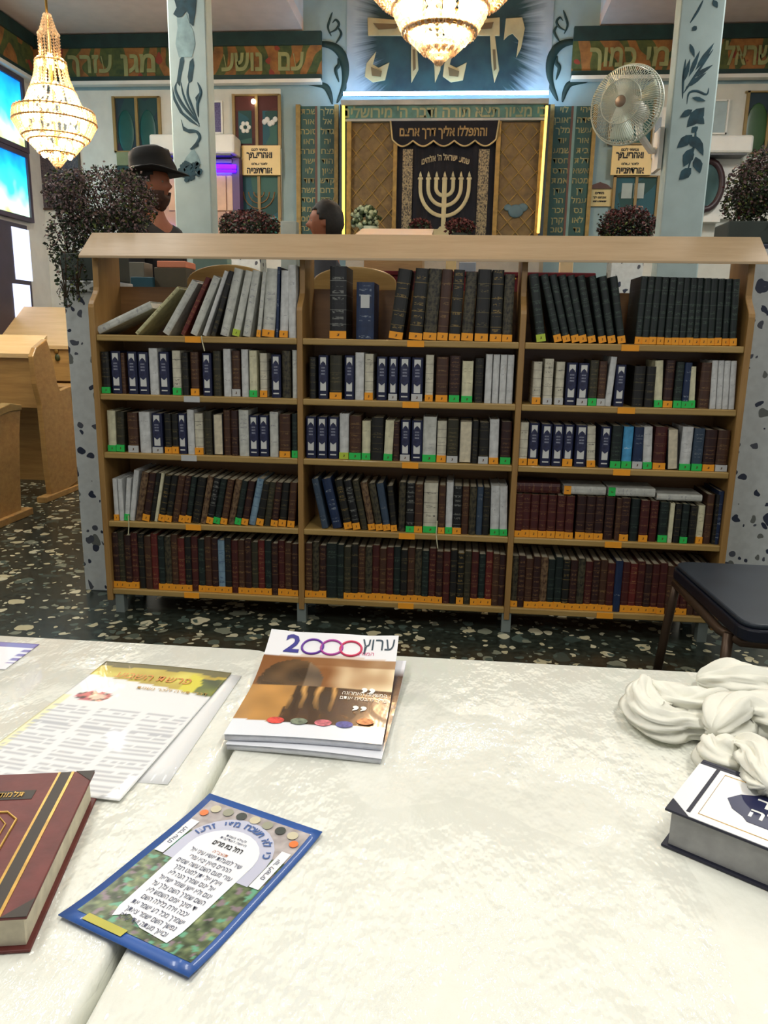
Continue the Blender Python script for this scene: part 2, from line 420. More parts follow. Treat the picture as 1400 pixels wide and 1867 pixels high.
p0 = V(632, 172, YW); p1 = V(1000, 172, YW)
mur = MB().box((p0.x, YW-.012, p0.z-.02), (p1.x, YW-.0005, 5.0)).build('painted_mural', mural_mat())
tag(mur, 'dark green sunburst mural with large gold Hebrew letters above the ark', 'mural')
mb = MB(); Y = YW-.012
polypx(mb, [(670, 32), (737, 38), (745, 66), (671, 66)], Y, .03)
polypx(mb, [(737, 38), (800, 38), (800, 66), (745, 66)], Y, .03)
polypx(mb, [(750, 64), (759, 64), (763, 128), (750, 152), (749, 120)], Y, .03)
polypx(mb, [(686, 94), (680, 118), (690, 124), (710, 114), (702, 147), (680, 151), (665, 140), (668, 116)], Y, .03)
for s_ in (140, ):
    polypx(mb, [(850, 38), (911, 32), (911, 66), (850, 66)], Y, .03)
    polypx(mb, [(893, 64), (902, 64), (910, 128), (901, 152), (896, 120)], Y, .03)
    polypx(mb, [(826, 94), (820, 118), (832, 124), (851, 114), (844, 147), (822, 151), (807, 140), (810, 116)], Y, .03)
polypx(mb, [(790, 60), (806, 60), (803, 128), (793, 152), (791, 110)], Y, .03)
polypx(mb, [(922, 34), (952, 32), (957, 52), (950, 88), (941, 106), (945, 74), (934, 62), (926, 66), (918, 74)], Y, .03)
mb.build('gold_lettering', PALEGOLD, mur, bevel=.008)
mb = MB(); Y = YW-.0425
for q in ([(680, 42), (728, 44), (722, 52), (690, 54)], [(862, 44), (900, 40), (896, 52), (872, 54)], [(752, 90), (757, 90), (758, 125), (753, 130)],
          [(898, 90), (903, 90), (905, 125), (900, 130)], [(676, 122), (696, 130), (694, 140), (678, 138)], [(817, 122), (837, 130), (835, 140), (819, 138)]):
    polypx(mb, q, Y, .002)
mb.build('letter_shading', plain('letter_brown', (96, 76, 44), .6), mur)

# ------------------------------------------------------------------ the ark
def led(name, x0, y0, x1, y1, Y, c, e, label, w=.012, group=None):
    m = plain('led_%d_%d_%d' % c, c, .4, var=0, emit=e); mb = MB(); a = V(x0, y0, Y); b = V(x1, y1, Y)
    mb.tube([a, b], w, 8); o = mb.build(name, m); return tag(o, label, 'light strip', group)
zt_ = V(800, 178, YW-.25)
YA = YW-.30        # front plane of the ark surround
ark = thing('torah_ark', 'gold framed ark with quilted side panels and teal lettered cornice', 'ark', (V(805, 300, YA).x, YW-.02, 0))
mb = MB(); rectpx(mb, 627, 192, 992, 216, YA, -.28, .0); mb.build('cornice', plain('teal_panel', (60, 112, 112), .5, var=.3, scale=14), ark)
mb = MB(); rectpx(mb, 622, 182, 1000, 192, YA, -.28, .03); rectpx(mb, 627, 216, 992, 221, YA, -.28, .015); mb.build('molding', plain('grey_stone', (150, 160, 166), .5), ark, bevel=.004)
wtext('cornice_lettering', 'כי מציון תצא תורה ודבר ה\' מירושלים', .12, plain('cornice_letters', (128, 140, 112), .5), ark, (V(808, 205, YA).x, YA-.002, V(808, 205, YA).z), width=1.78, bold=.003)
def quilt():
    m, nt, b = newmat('quilted_gold'); v = coords(nt)
    s = N(nt, 'ShaderNodeSeparateXYZ'); nt.links.new(v, s.inputs[0])
    g = tex_noise(nt, v, 14, 4, .6)
    o = ramp(nt, g, [(.3, lin((74, 60, 32))), (.7, lin((118, 98, 58)))])
    nt.links.new(o, b.inputs['Base Color']); b.inputs['Roughness'].default_value = .5
    return m
QLT = quilt()
for (x0, x1) in ((634, 722), (903, 985)):
    mb = MB(); rectpx(mb, x0, 221, x1, 445, YA, -.28, -.03); mb.build('side_panel', QLT, ark)
    a = V(x0, 221, YA); b = V(x1, 440, YA); mb = MB(); wd = b.x-a.x; ht = a.z-b.z
    for k in range(-5, 8):
        for sg in (1, -1):
            # clipped diagonal slats
            pts = []
            for i in range(25):
                x = i/24*wd; z = (k*.165+(x if sg > 0 else wd-x)*1.1)
                if 0.02 < z < ht-.01: pts.append((a.x+x, YA+.026, b.z+z))
            if len(pts) > 2: mb.tube([pts[0], pts[-1]], .005, 6)
    mb.build('lattice', GOLD, ark)
    mb = MB(); rectpx(mb, x0-2, 221, x0+6, 445, YA, -.02, .012); rectpx(mb, x1-6, 221, x1+1, 445, YA, -.02, .012); mb.build('gold_post', GOLD, ark)
mb = MB(); P = V(940, 385, YA+.02); mb.ball(P, .07, 12, 8, (1, .15, .8)); mb.ball(P+Vector((.06, 0, .03)), .045, 12, 8, (1, .15, .8)); mb.ball(P+Vector((-.07, 0, .03)), .035, 12, 8, (1, .15, .8))
mb.build('blue_emblem', plain('emblem_blue', (74, 104, 118), .6), ark, smooth=True)
for q in ((619, 190, 633, 445), (984, 190, 996, 445)):
    mb = MB(); rectpx(mb, *q, YA, -.28, .0); mb.build('side_pilaster', plain('navy_pilaster', (28, 48, 70), .5), ark)
mb = MB(); rectpx(mb, 634, 445, 985, 640, YA, -.28, .06); mb.build('base', plain('ark_base_stone', (150, 140, 120), .5), ark)
led('led_strip', 626, 171, 1000, 169, YA+.05, (150, 205, 255), 22, 'bright white blue light strip glowing along the top of the ark', .016, 'light strips on the ark')
led('led_strip', 626, 193, 626, 440, YA-.03, (255, 214, 90), 1.3, 'warm yellow light strip running down the left edge of the ark', .013, 'light strips on the ark')
led('led_strip', 997, 193, 981, 425, YA-.03, (255, 204, 96), 1.5, 'warm yellow light strip running down the right edge of the ark', .012, 'light strips on the ark')
l = bpy.data.lights.new('led_glow', 'AREA'); l.shape = 'RECTANGLE'; l.size = 2.1; l.size_y = .03; l.energy = 7; l.color = (.55, .8, 1)
o = bpy.data.objects.new('led_glow', l); C.objects.link(o); p = V(812, 172, YA); o.location = (p.x, YA+.05, p.z+.03); o.rotation_euler = (PI-.5, 0, 0)

# ark curtain
YC = YA+.01
cur = thing('ark_curtain', 'black velvet curtain with silver menorah hanging in front of the ark', 'curtain', (V(812, 300, YC).x, YC, V(812, 440, YC).z-.2))
def velvet(name, c):
    m = plain(name, c, .95, var=.3, scale=6); m.node_tree.nodes['Principled BSDF'].inputs['Sheen Weight'].default_value = .02; return m
VEL = velvet('black_velvet', (16, 19, 30)); SILV = plain('silver_thread', (150, 144, 118), .5, .15, var=.3, scale=60)
a = V(722, 262, YC); b = V(903, 445, YC)
mb = MB(); n = 60
for i in range(n):
    x0 = a.x+(b.x-a.x)*i/n; x1 = a.x+(b.x-a.x)*(i+1)/n; f0 = .008*math.sin(i*.9); f1 = .008*math.sin((i+1)*.9)
    mb.add([(x0, YC+f0, b.z+.01), (x1, YC+f1, b.z+.01), (x1, YC+f1, a.z+.1), (x0, YC+f0, a.z+.1), (x0, YC+f0+.006, b.z+.01), (x1, YC+f1+.006, b.z+.01), (x1, YC+f1+.006, a.z+.1), (x0, YC+f0+.006, a.z+.1)], [(0, 1, 2, 3), (4, 7, 6, 5)])
mb.build('cloth', VEL, cur, smooth=True)
YV = YC-.03; mb = MB(); a = V(712, 221, YV); b = V(908, 262, YV)
pts = [(a.x, a.z)]; gp = []
for i in range(61):
    t = i/60; x = a.x+.02+(b.x-a.x-.04)*t; z = b.z+.025-.045*abs(math.sin(t*5*PI))+.045*(max(0, 1-t*14)+max(0, 1-(1-t)*14))*.2
    pts.append((x, z)); gp.append((x, YV-.006, z))
pts.append((b.x, a.z)); mb.prism(pts, 'Y', YV-.004, YV+.004)
val = mb.build('valance', VEL, cur)
gp = [(a.x, YV-.006, a.z)]+gp+[(b.x, YV-.006, a.z)]
MB().tube(gp, .008, 6).build('fringe', PALEGOLD, val, smooth=True)
wtext('valance_lettering', 'והתפללו אליך דרך ארצם', .1, plain('curtain_letters', (138, 118, 76), .6), cur, (V(808, 241, YV).x, YV-.007, V(808, 241, YV).z), width=.76, bold=.003)
# menorah
Ym = YC-.012; mb = MB(); cx = V(810, 350, Ym).x; z_ = lambda y: V(808, y, Ym).z
ztop = z_(326); zs = z_(420)
half = [(.0, 0), (.062, .0), (.128, 0), (.205, 0)]
def flat_tube(path, r):
    s0 = len(mb.v); mb.tube(path, r, 8)
    for i in range(s0, len(mb.v)):
        x, y, z = mb.v[i]; mb.v[i] = (x, Ym+(y-Ym)*.3, z)
flat_tube([(cx, Ym, ztop), (cx, Ym, z_(413))], .021)
for k, (R_, zj) in enumerate(((.075, 357), (.145, 375), (.215, 394))):
    zcen = z_(342)
    for sg in (-1, 1):
        drop = zcen-z_(zj)
        path = [(cx+sg*R_, Ym, ztop)]+[(cx+sg*R_*math.cos(t*PI/2/10), Ym, zcen-drop*math.sin(t*PI/2/10)) for t in range(11)]
        flat_tube(path, .0165)
for k in (-3, -2, -1, 0, 1, 2, 3):
    x = cx+k*.0717
    mb.prism([(x-.024, ztop-.005), (x+.024, ztop-.005), (x+.02, ztop+.012), (x-.02, ztop+.012)], 'Y', Ym-.006, Ym+.004)
    mb.prism([(x-.012, ztop+.016), (x+.014, ztop+.016), (x+.006, ztop+.045), (x, ztop+.062), (x-.01, ztop+.04)], 'Y', Ym-.006, Ym+.004)
mb.prism([(cx-.03, z_(413)), (cx+.03, z_(413)), (cx+.05, z_(418)), (cx+.09, z_(418)), (cx+.09, z_(422)), (cx+.11, z_(436)), (cx-.11, z_(436)), (cx-.09, z_(422)), (cx-.09, z_(418)), (cx-.05, z_(418))], 'Y', Ym-.006, Ym+.004)
mb.build('menorah_embroidery', plain('menorah_silver', (168, 164, 132), .5, .1, var=.1), cur, smooth=False)
arc = 'שמע ישראל ה\' אלהינו'
def arcfn(p): return (p.x, p.y-.30*p.x*p.x*3, p.z)
wtext('arc_lettering', arc, .07, SILV, cur, (cx+.0, Ym, z_(287)), width=.42, fn=arcfn, bold=.002)
SCR = spine('scroll_embroidery', (22, 24, 30), (140, 130, 100), mottled=1)
for (x0, x1) in ((733, 751), (870, 889)):
    mb = MB(); rectpx(mb, x0, 272, x1, 432, YC-.009, -.002, .004); mb.build('scroll_embroidery', SCR, cur)

# the two tablets of names beside the ark
TXT = ('שבת\nאור\nסוכה\nראו\nתורה\nישר\nלוי\nדוד\nמשה\nחסד\nאמת\nשלום\nברכה\nחיים', 'מלך\nאל\nגדול\nיה\nנצח\nהוד\nציון\nקדש\nרחם\nצדק\nעז\nאהב\nגאל\nקול',
       'לוי\nראובן\nמלך\nיוד\nשמע\nחסד\nהדס\nאמת\nעדן\nהר\nזכר\nקרן\nטוב\nמים', 'יהי\nפדה\nעשר\nאור\nבית\nדלת\nאשא\nמטה\nדן\nעמל\nנס\nלאו\nגד\nרב')
TABM = plain('tablet_green', (30, 74, 70), .55, var=.35, scale=5)
for i, (x0, x1, lab) in enumerate(((541, 617, 'dark green tablet of gold Hebrew words in gold frame, left of the ark'), (995, 1080, 'dark green tablet of gold Hebrew words in gold frame, right of the ark'))):
    Yt = YW-.03; t = thing('name_tablet', lab, 'tablet', V((x0+x1)/2, 445, Yt), 0, 'lettered tablets beside the ark')
    mb = MB(); rectpx(mb, x0+8, 194, x1-6, 440, Yt, -.02, .01); mb.build('panel', TABM, t)
    mb = MB()
    rectpx(mb, x0, 192, x0+8, 440, Yt, -.02, .03); rectpx(mb, x1-7, 192, x1, 440, Yt, -.02, .03)
    mb.build('gold_frame', GOLD, t)
    mid = (x0+x1)/2; mb = MB(); rectpx(mb, mid-4, 194, mid, 440, Yt, -.0, .014); mb.build('center_strip', plain('tablet_brown', (98, 66, 56), .5), t)
    mb = MB(); rectpx(mb, mid, 194, mid+5, 440, Yt, -.0, .012); mb.build('pale_strip', plain('tablet_pale', (110, 146, 142), .5), t)
    for j, fr in enumerate((.30, .74)):
        x = x0+(x1-x0)*fr; p = V(x, 321, Yt); text('lettering', TXT[i*2+j], .070, plain('tablet_letters', (148, 142, 96), .6, var=.3, scale=12), t, wm(t).inverted() @ Vector((p.x, Yt-.011, p.z)), line=1.2, bold=.001, sx=1.1)

# ------------------------------------------------------------------ windows and fittings on the ark wall
def stained(name, c1, c2, c3, emit=0):
    m, nt, b = newmat(name); v = coords(nt)
    vo = N(nt, 'ShaderNodeTexVoronoi'); vo.inputs['Scale'].default_value = 5; nt.links.new(v, vo.inputs['Vector'])
    sp = N(nt, 'ShaderNodeSeparateColor'); nt.links.new(vo.outputs['Color'], sp.inputs[0])
    o = ramp(nt, sp.outputs[0], [(0, lin(c1)), (.45, lin(c2)), (.8, lin(c3))], 'CONSTANT')
    nt.links.new(o, b.inputs['Base Color']); b.inputs['Roughness'].default_value = .65
    if emit: nt.links.new(o, b.inputs['Emission Color']); b.inputs['Emission Strength'].default_value = emit
    return m
SG1 = stained('dark_stained_glass', (24, 48, 58), (24, 62, 60), (40, 38, 62)); SG2 = stained('teal_stained_glass', (30, 84, 96), (24, 68, 66), (52, 96, 88))
RED = stained('red_stained_glass', (74, 26, 24), (84, 34, 26), (66, 20, 24))
MUL = plain('mullion_gold', (142, 118, 66), .5)
YS = YW-.02
def wwindow(name, x0, y0, x1, y1, glass, deco=None):
    mb = MB(); rectpx(mb, x0, y0, x1, y1, YS, -.005, .012); w = struct(name, mb, glass)
    mb = MB(); xm = (x0+x1)/2
    for q in ((x0-3, y0-3, x0+2, y1+3), (x1-2, y0-3, x1+3, y1+3), (x0, y0-3, x1, y0), (x0, y1, x1, y1+3), (xm-2.5, y0, xm+2.5, y1)): rectpx(mb, *q, YS, 0, .03)
    mb.build('window_frame', MUL, w); return w
w = wwindow('window_1', 211, 180, 292, 276, SG1)
mb = MB()
for xx in (230, 270): mb.ball(V(xx, 240, YS-.012), .09, 14, 8, (.9, .06, 2.1))
mb.build('painted_arch', plain('glass_green', (20, 76, 70), .35), w, smooth=True)
mb = MB(); rectpx(mb, 216, 279, 292, 303, YS, 0, .04); tag(mb.build('notice_board', plain('notice_green', (122, 134, 98), .6, var=.2)), 'pale green notice board under the left green window', 'board')
mb = MB(); rectpx(mb, 216, 303, 262, 330, YS, 0, .03); tag(mb.build('notice_board', plain('board_dark_green', (18, 56, 52), .6)), 'dark green board below the pale notice board behind the hat', 'board')
w = wwindow('window_2', 428, 176, 510, 268, RED)
mb = MB()
for (x0, y0, x1, y1) in ((435, 202, 459, 262), (479, 202, 506, 264)):
    rectpx(mb, x0, y0, x1, y1, YS-.012, 0, .004)
mb.build('arched_pane', SG2, w)
mb = MB(); p = V(447, 232, YS-.02)
for k in range(6):
    a_ = k*PI/3; mb.ball(p+Vector((math.cos(a_)*.035, 0, math.sin(a_)*.035)), .02, 8, 6, (1, .3, 1))
p = V(492, 222, YS-.02)
for k in range(5): mb.ball(p+Vector((-.05+k*.025, 0, .02*math.sin(k*2))), .025, 8, 6, (1, .3, 1))
mb.build('white_flower', WHITE, w, smooth=True)
w = wwindow('window_3', 438, 322, 510, 440, SG2)
mb = MB(); c0 = V(472, 350, YS-.016)
for r_ in (.05, .1, .15): mb.tube([(c0.x+r_*math.cos(t*PI/8), c0.y, c0.z-.0-r_*math.sin(t*PI/8)) for t in range(9)], .006, 6)
mb.tube([(c0.x, c0.y, c0.z), (c0.x, c0.y, c0.z-.3)], .008, 6)
mb.build('painted_menorah', plain('glass_amber', (130, 96, 54), .5), w, smooth=True)
mb = MB(); mb.ball(V(497, 412, YS-.016), .09, 12, 8, (1, .08, 1)); mb.build('turquoise_pane', plain('turquoise', (20, 140, 130), .4), w)
w = wwindow('window_4', 1113, 168, 1190, 262, SG2)
w = wwindow('window_5', 1118, 324, 1196, 400, SG2)
mb = MB(); rectpx(mb, 1133, 334, 1152, 362, YS-.014, 0, .004); rectpx(mb, 1155, 334, 1174, 362, YS-.014, 0, .004); mb.build('open_book_pane', plain('pale_pane', (150, 164, 160), .4), w)
w = wwindow('window_6', 1358, 170, 1440, 278, SG1)
mb = MB(); mb.ball(V(1378, 235, YS-.012), .11, 14, 8, (.9, .06, 1.9)); mb.build('painted_arch', plain('glass_olive', (50, 84, 46), .35), w, smooth=True)

def sign(x0, y0, x1, y1, label, lines, c, Y=YW-.075, group=None):
    t = thing('wall_sign', label, 'sign', V((x0+x1)/2, y1, Y), 0, group)
    mb = MB(); rectpx(mb, x0, y0, x1, y1, Y, -.02, .0); mb.build('plate', c, t)
    for (s, px, py, size, wd) in lines:
        p = V(px, py, Y); text('lettering', s, size, INK, t, wm(t).inverted() @ Vector((p.x, Y-.0015, p.z)), width=wd, bold=.003 if size > .06 else .001)
    return t
CREAM = plain('cream_sign', (222, 196, 128), .4, var=.05)
for (x0, x1, side) in ((441, 511, 'left'), (1115, 1188, 'right')):
    xm = (x0+x1)/2-3
    sign(x0, 265, x1, 319, 'cream sign with bold Hebrew lines on the window %s of the ark%s' % (side, '' if side == 'left' else ', under fan'),
         [('ונתתי לכם', xm, 273, .03, .15), ('ואהריצתך', xm, 283, .075, .24), ('לזכר עולם', xm, 299, .025, .15), ('אורדתנייה', xm, 311, .075, .24)], CREAM, group='cream signs beside the ark')
t = sign(1071, 344, 1115, 376, 'small cream plaque with dark crest on pale blue wall right of the ark', [('מודים', 1093, 352, .03, .08), ('אנחנו לך', 1093, 360, .025, .12), ('שאתה הוא', 1093, 367, .02, .12)], plain('cream_plaque', (196, 182, 128), .5), Y=YW-.02)
mb = MB(); Y = YW-.03; polypx(mb, [(1072, 344), (1080, 337), (1094, 332), (1108, 337), (1115, 344)], Y, .012); mb.build('crest', plain('crest_brown', (72, 42, 34), .5), t)
# air conditioner ledges
def aircon(x0, y0, x1, y1, label):
    t = thing('air_conditioner', label, 'air conditioner', V((x0+x1)/2, y1, YS), 0, 'white wall air conditioners')
    mb = MB(); a = V(x0, y0, YS-.12); b = V(x1, y1, YS-.12); mb.box((a.x, YS-.24, b.z), (b.x, YS, a.z)); mb.build('casing', WHITE, t, bevel=.02)
    mb = MB(); mb.box((a.x+.04, YS-.22, b.z-.012), (b.x-.04, YS-.06, b.z)); mb.build('vent', plain('vent_grey', (90, 92, 96), .5), t)
    return t
aircon(280, 250, 434, 285, 'white wall air conditioner left of the ark, above the violet light')
aircon(1284, 252, 1363, 284, 'white wall air conditioner right of the painted column, by the dark window')
t = thing('wall_heater', 'white box with dark window on the wall between fan and right column', 'heater', V(1207, 290, YS))
mb = MB(); rectpx(mb, 1190, 196, 1224, 291, YS-.05, -.05, .03); mb.build('casing', WHITE, t, bevel=.012)
mb = MB(); rectpx(mb, 1194, 214, 1205, 246, YS-.08, -.001, .004); mb.build('dark_window', plain('heater_glass', (52, 70, 72), .3), t)
# pictures
def pic(x0, y0, x1, y1, label, c, frame=None, Y=YS, n='framed_picture'):
    t = thing(n, label, 'picture', V((x0+x1)/2, y1, Y), 0, 'pictures on the walls')
    mb = MB(); rectpx(mb, x0, y0, x1, y1, Y, -.0, .012); mb.build('print', c, t)
    if frame:
        mb = MB(); f = 3
        for q in ((x0-f, y0-f, x0, y1+f), (x1, y0-f, x1+f, y1+f), (x0, y0-f, x1, y0), (x0, y1, x1, y1+f)): rectpx(mb, *q, Y, 0, .025)
        mb.build('frame', frame, t)
    return t
pic(386, 188, 404, 242, 'small violet picture on white wall between left column and red window', spine('violet_print', (62, 48, 104), (92, 84, 130), mottled=1), WHITE)
pic(1297, 186, 1323, 243, 'pale blue picture on white wall right of the painted column', plain('pale_print', (160, 180, 184), .5), WHITE)
pic(69, 262, 146, 380, 'large dark patterned picture on white wall behind the left chandelier', spine('dark_print', (48, 46, 60), (96, 84, 84), mottled=1), DARKM)
# round ornament and door-like lit cupboard with violet light
mb = MB(); c0 = V(1288, 338, YS-.09)
mb.tube([(c0.x+.13*math.cos(t*PI/12), c0.y, c0.z+.2*math.sin(t*PI/12)) for t in range(24)], .03, 8, closed=True)
o = mb.build('round_mirror', plain('mirror_frame', (58, 40, 44), .4), smooth=True); tag(o, 'oval mirror with dark frame half hidden behind the right column', 'mirror')
MB().ball(c0, .12, 20, 8, (1, .08, 1.5)).build('mirror_glass', plain('mirror_glass', (90, 120, 122), .12, .6), o, smooth=True)
cab = thing('lit_cupboard', 'pinkish lit cupboard with violet glow under the left air conditioner', 'cupboard', V(350, 440, YS-.1))
mb = MB(); rectpx(mb, 302, 318, 425, 600, YS-.12, -.12, 0); mb.build('body', plain('pink_cupboard', (190, 150, 130), .5, var=.1), cab)
for q in ((388, 320, 412, 384), (414, 320, 424, 384), (306, 320, 330, 384)):
    mb = MB(); rectpx(mb, *q, YS-.135, -.012, 0); mb.build('door', plain('cupboard_door', (206, 168, 140), .4), cab, bevel=.004)
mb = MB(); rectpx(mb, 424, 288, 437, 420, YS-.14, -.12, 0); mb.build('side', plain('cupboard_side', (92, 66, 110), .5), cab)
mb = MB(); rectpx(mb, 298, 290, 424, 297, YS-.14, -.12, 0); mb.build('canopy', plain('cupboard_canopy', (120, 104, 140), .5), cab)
led('violet_strip', 300, 302, 430, 304, YS-.16, (70, 10, 255), 5, 'violet light strip above the pink cupboard left of the ark', .02, 'violet lights')
led('violet_strip', 300, 311, 430, 312, YS-.16, (66, 8, 255), 4, 'lower of the two violet light strips above the pink cupboard', .014, 'violet lights')
mb = MB(); mb.ball(V(312, 424, YS-.1), .07, 12, 8); tag(mb.build('violet_lamp', plain('violet_lamp', (70, 10, 255), .4, var=0, emit=5), smooth=True), 'round violet light between hat wearer and left column', 'lamp', 'violet lights')
mb = MB(); mb.ball(V(462, 185, YS-.05), .022, 10, 8); tag(mb.build('small_lamp', plain('small_lamp', (255, 240, 210), .4, var=0, emit=6), smooth=True), 'tiny bright bulb at the top of the red window', 'lamp')
# white door-like wall cupboards right of column
mb = MB(); rectpx(mb, 1262, 292, 1340, 400, YS, 0, .05); rectpx(mb, 1262, 400, 1305, 408, YS, 0, .12); tag(mb.build('white_cupboard', WHITE), 'white wall cupboard behind the right column, beside the flowering plant', 'cupboard')

# ------------------------------------------------------------------ left wall windows
def cyanglass():
    m, nt, b = newmat('lit_stained_glass'); v = coords(nt); s = N(nt, 'ShaderNodeTexCoord'); sp = N(nt, 'ShaderNodeSeparateXYZ'); nt.links.new(s.outputs['Generated'], sp.inputs[0])
    f = tex_noise(nt, v, 4, 2)
    o = ramp(nt, math_(nt, 'ADD', math_(nt, 'MULTIPLY', f, .5), math_(nt, 'MULTIPLY', sp.outputs[2], .6)), [(.2, lin((200, 225, 120))), (.36, lin((190, 245, 250))), (.52, lin((60, 215, 240))), (.72, lin((20, 170, 235))), (.9, lin((10, 110, 225)))])
    nt.links.new(o, b.inputs['Base Color']); nt.links.new(o, b.inputs['Emission Color']); b.inputs['Emission Strength'].default_value = 1.1; return m
CYG = cyanglass()
def yspan(y0, y1, z0, z1, name, glass):
    w = struct(name, MB().box((XL+.0005, y0, z0), (XL+.03, y1, z1)), glass)
    mb = MB(); mb.box((XL, y0-.04, z0-.04), (XL+.05, y0, z1+.04)); mb.box((XL, y1, z0-.04), (XL+.05, y1+.04, z1+.04)); mb.box((XL, y0, z1), (XL+.05, y1, z1+.04)); mb.box((XL, y0, z0-.04), (XL+.05, y1, z0))
    mb.build('window_frame', plain('window_frame_dark', (70, 60, 74), .5), w); return w
def LW(px, py):
    d = ray(px, py); t = XL/d.x; return (d.y*t, CAMZ+d.z*t)
ya, za = LW(30, 150); yb_, zb_ = LW(30, 266); yspan(6.2, ya, zb_, za, 'window_7', CYG)
ya, za = LW(40, 288); yb_, zb_ = LW(40, 395); yspan(6.2, ya, zb_, za, 'window_8', CYG)
DAY = plain('daylight_pane', (196, 206, 240), .3, var=.1, emit=.9)
ya, z0 = LW(50, 560); _, z1 = LW(50, 415)
d_ = struct('door_1', MB().box((XL+.0005, 6.3, .8), (XL+.06, ya, z1)), plain('door_dark', (58, 50, 62), .5))
yq, zq = LW(40, 420); yr, zr = LW(40, 512)
MB().box((XL+.061, yq-.28, zr), (XL+.066, yq, zq)).build('glass_pane', DAY, d_)
yq, zq = LW(42, 520); yr, zr = LW(42, 556)
MB().box((XL+.061, yq-.28, zr-.4), (XL+.066, yq, zq)).build('glass_pane', DAY, d_)

# ------------------------------------------------------------------ painted columns
COL = plain('column_paint', (164, 184, 184), .7, var=.06)
COLD = plain('column_teal_paint', (24, 62, 74), .7, var=.4, scale=20)
COLM = plain('column_mid_paint', (84, 118, 124), .7, var=.3, scale=20)
YK = 5.2
lc = thing('painted_column', 'pale blue column painted with dark leaves, left of the ark beside the hat wearer', 'column', (-1.75, YK+.14, 0), 0, 'painted columns')
MB().box((-1.885, YK, 0), (-1.635, YK+.13, ZC)).build('shaft', COL, lc, bevel=.01)
mb = MB(); Y = YK
polypx(mb, [(318, 0), (358, 0), (356, 22), (352, 48), (346, 42), (344, 26), (340, 20), (332, 30), (324, 32), (316, 26), (322, 14)], Y)
polypx(mb, [(322, 150), (328, 108), (334, 100), (336, 112), (330, 140), (328, 158)], Y)
polypx(mb, [(342, 140), (346, 112), (352, 106), (354, 120), (350, 148), (344, 152)], Y)
polypx(mb, [(314, 158), (320, 180), (334, 205), (348, 216), (365, 232), (346, 222), (328, 206), (316, 182)], Y)
polypx(mb, [(364, 168), (366, 178), (358, 186), (356, 178)], Y)
curvepx([(322, 150), (320, 165), (332, 190), (350, 212), (364, 226)], Y, .012, mb)
curvepx([(344, 150), (342, 172), (350, 195), (364, 230)], Y, .01, mb)
curvepx([(330, 150), (334, 172), (344, 195), (360, 220)], Y, .008, mb)
curvepx([(360, 150), (366, 168), (360, 190), (362, 214)], Y, .012, mb)
polypx(mb, [(330, 218), (334, 230), (344, 236), (356, 242), (345, 243), (334, 238)], Y)
curvepx([(342, 236), (358, 240), (364, 250), (358, 262), (350, 270)], Y, .012, mb)
polypx(mb, [(362, 254), (362, 266), (350, 274), (346, 272)], Y)
random.seed(3)
for k in range(95):
    a_ = random.uniform(0, 2*PI); r_ = random.uniform(0, 1)**.5; x = 347+19*r_*math.cos(a_); y = 311+16*r_*math.sin(a_)+(3 if abs(math.cos(a_)) < .4 else 0)
    p = V(x, y, Y); rr = .014; mb.lathe([(rr, -.002), (rr, .002)], (0, 0, 0), 8)
    for i in range(len(mb.v)-16, len(mb.v)):
        vx, vy, vz = mb.v[i]; mb.v[i] = (p.x+vx, Y-.001+vz*.4-.0002*(k % 12), p.z+vy)
mb.build('painted_leaves', COLD, lc)
mb = MB()
polypx(mb, [(322, 30), (334, 34), (340, 24), (346, 44), (352, 56), (356, 80), (350, 104), (326, 104), (320, 80), (324, 50)], Y, .002)
polypx(mb, [(352, 270), (362, 286), (366, 300), (332, 300), (340, 286), (348, 276)], Y, .002)
mb.build('painted_wash', plain('column_wash', (128, 156, 160), .7, var=.3, scale=14), lc)
rc = thing('painted_column', 'pale blue column painted with dark leaves, right of the ark beside the fan', 'column', (1.35, YK+.14, 0), 0, 'painted columns')
MB().box((1.222, YK, 0), (1.48, YK+.13, ZC)).build('shaft', COL, rc, bevel=.01)
mb = MB()
def leaf(x0, y0, x1, y1, w):
    dx, dy = x1-x0, y1-y0; L_ = math.hypot(dx, dy); nx, ny = -dy/L_*w, dx/L_*w
    polypx(mb, [(x0, y0), (x0+dx*.25+nx*.8, y0+dy*.25+ny*.8), (x0+dx*.5+nx, y0+dy*.5+ny), (x0+dx*.8+nx*.5, y0+dy*.8+ny*.5), (x1, y1), (x0+dx*.8-nx*.5, y0+dy*.8-ny*.5), (x0+dx*.5-nx, y0+dy*.5-ny), (x0+dx*.25-nx*.8, y0+dy*.25-ny*.8)], Y)
for q in ((1246, 150, 1258, 108, 4), (1256, 140, 1276, 92, 4), (1268, 128, 1302, 78, 4.5), (1262, 142, 1300, 118, 4), (1250, 160, 1288, 132, 4), (1258, 80, 1266, 104, 4),
          (1270, 48, 1262, 56, 4.5), (1300, 0, 1308, 14, 5), (1262, 178, 1286, 184, 4), (1262, 200, 1240, 214, 6), (1284, 196, 1252, 232, 12), (1262, 206, 1284, 226, 11), (1270, 240, 1262, 232, 8),
          (1262, 246, 1234, 270, 9), (1266, 246, 1282, 284, 8), (1258, 248, 1272, 272, 9), (1262, 270, 1246, 304, 10), (1268, 286, 1276, 316, 9), (1260, 306, 1238, 328, 9)): leaf(*q)
for c_ in ([(1282, 0), (1272, 20), (1258, 42)], [(1250, 108), (1246, 140), (1244, 180)], [(1300, 90), (1270, 134), (1246, 170)], [(1252, 190), (1256, 170), (1270, 166), (1288, 172), (1292, 160)], [(1268, 230), (1266, 262), (1252, 318)]): curvepx(c_, Y, .008, mb)
mb.build('painted_leaves', COLD, rc)

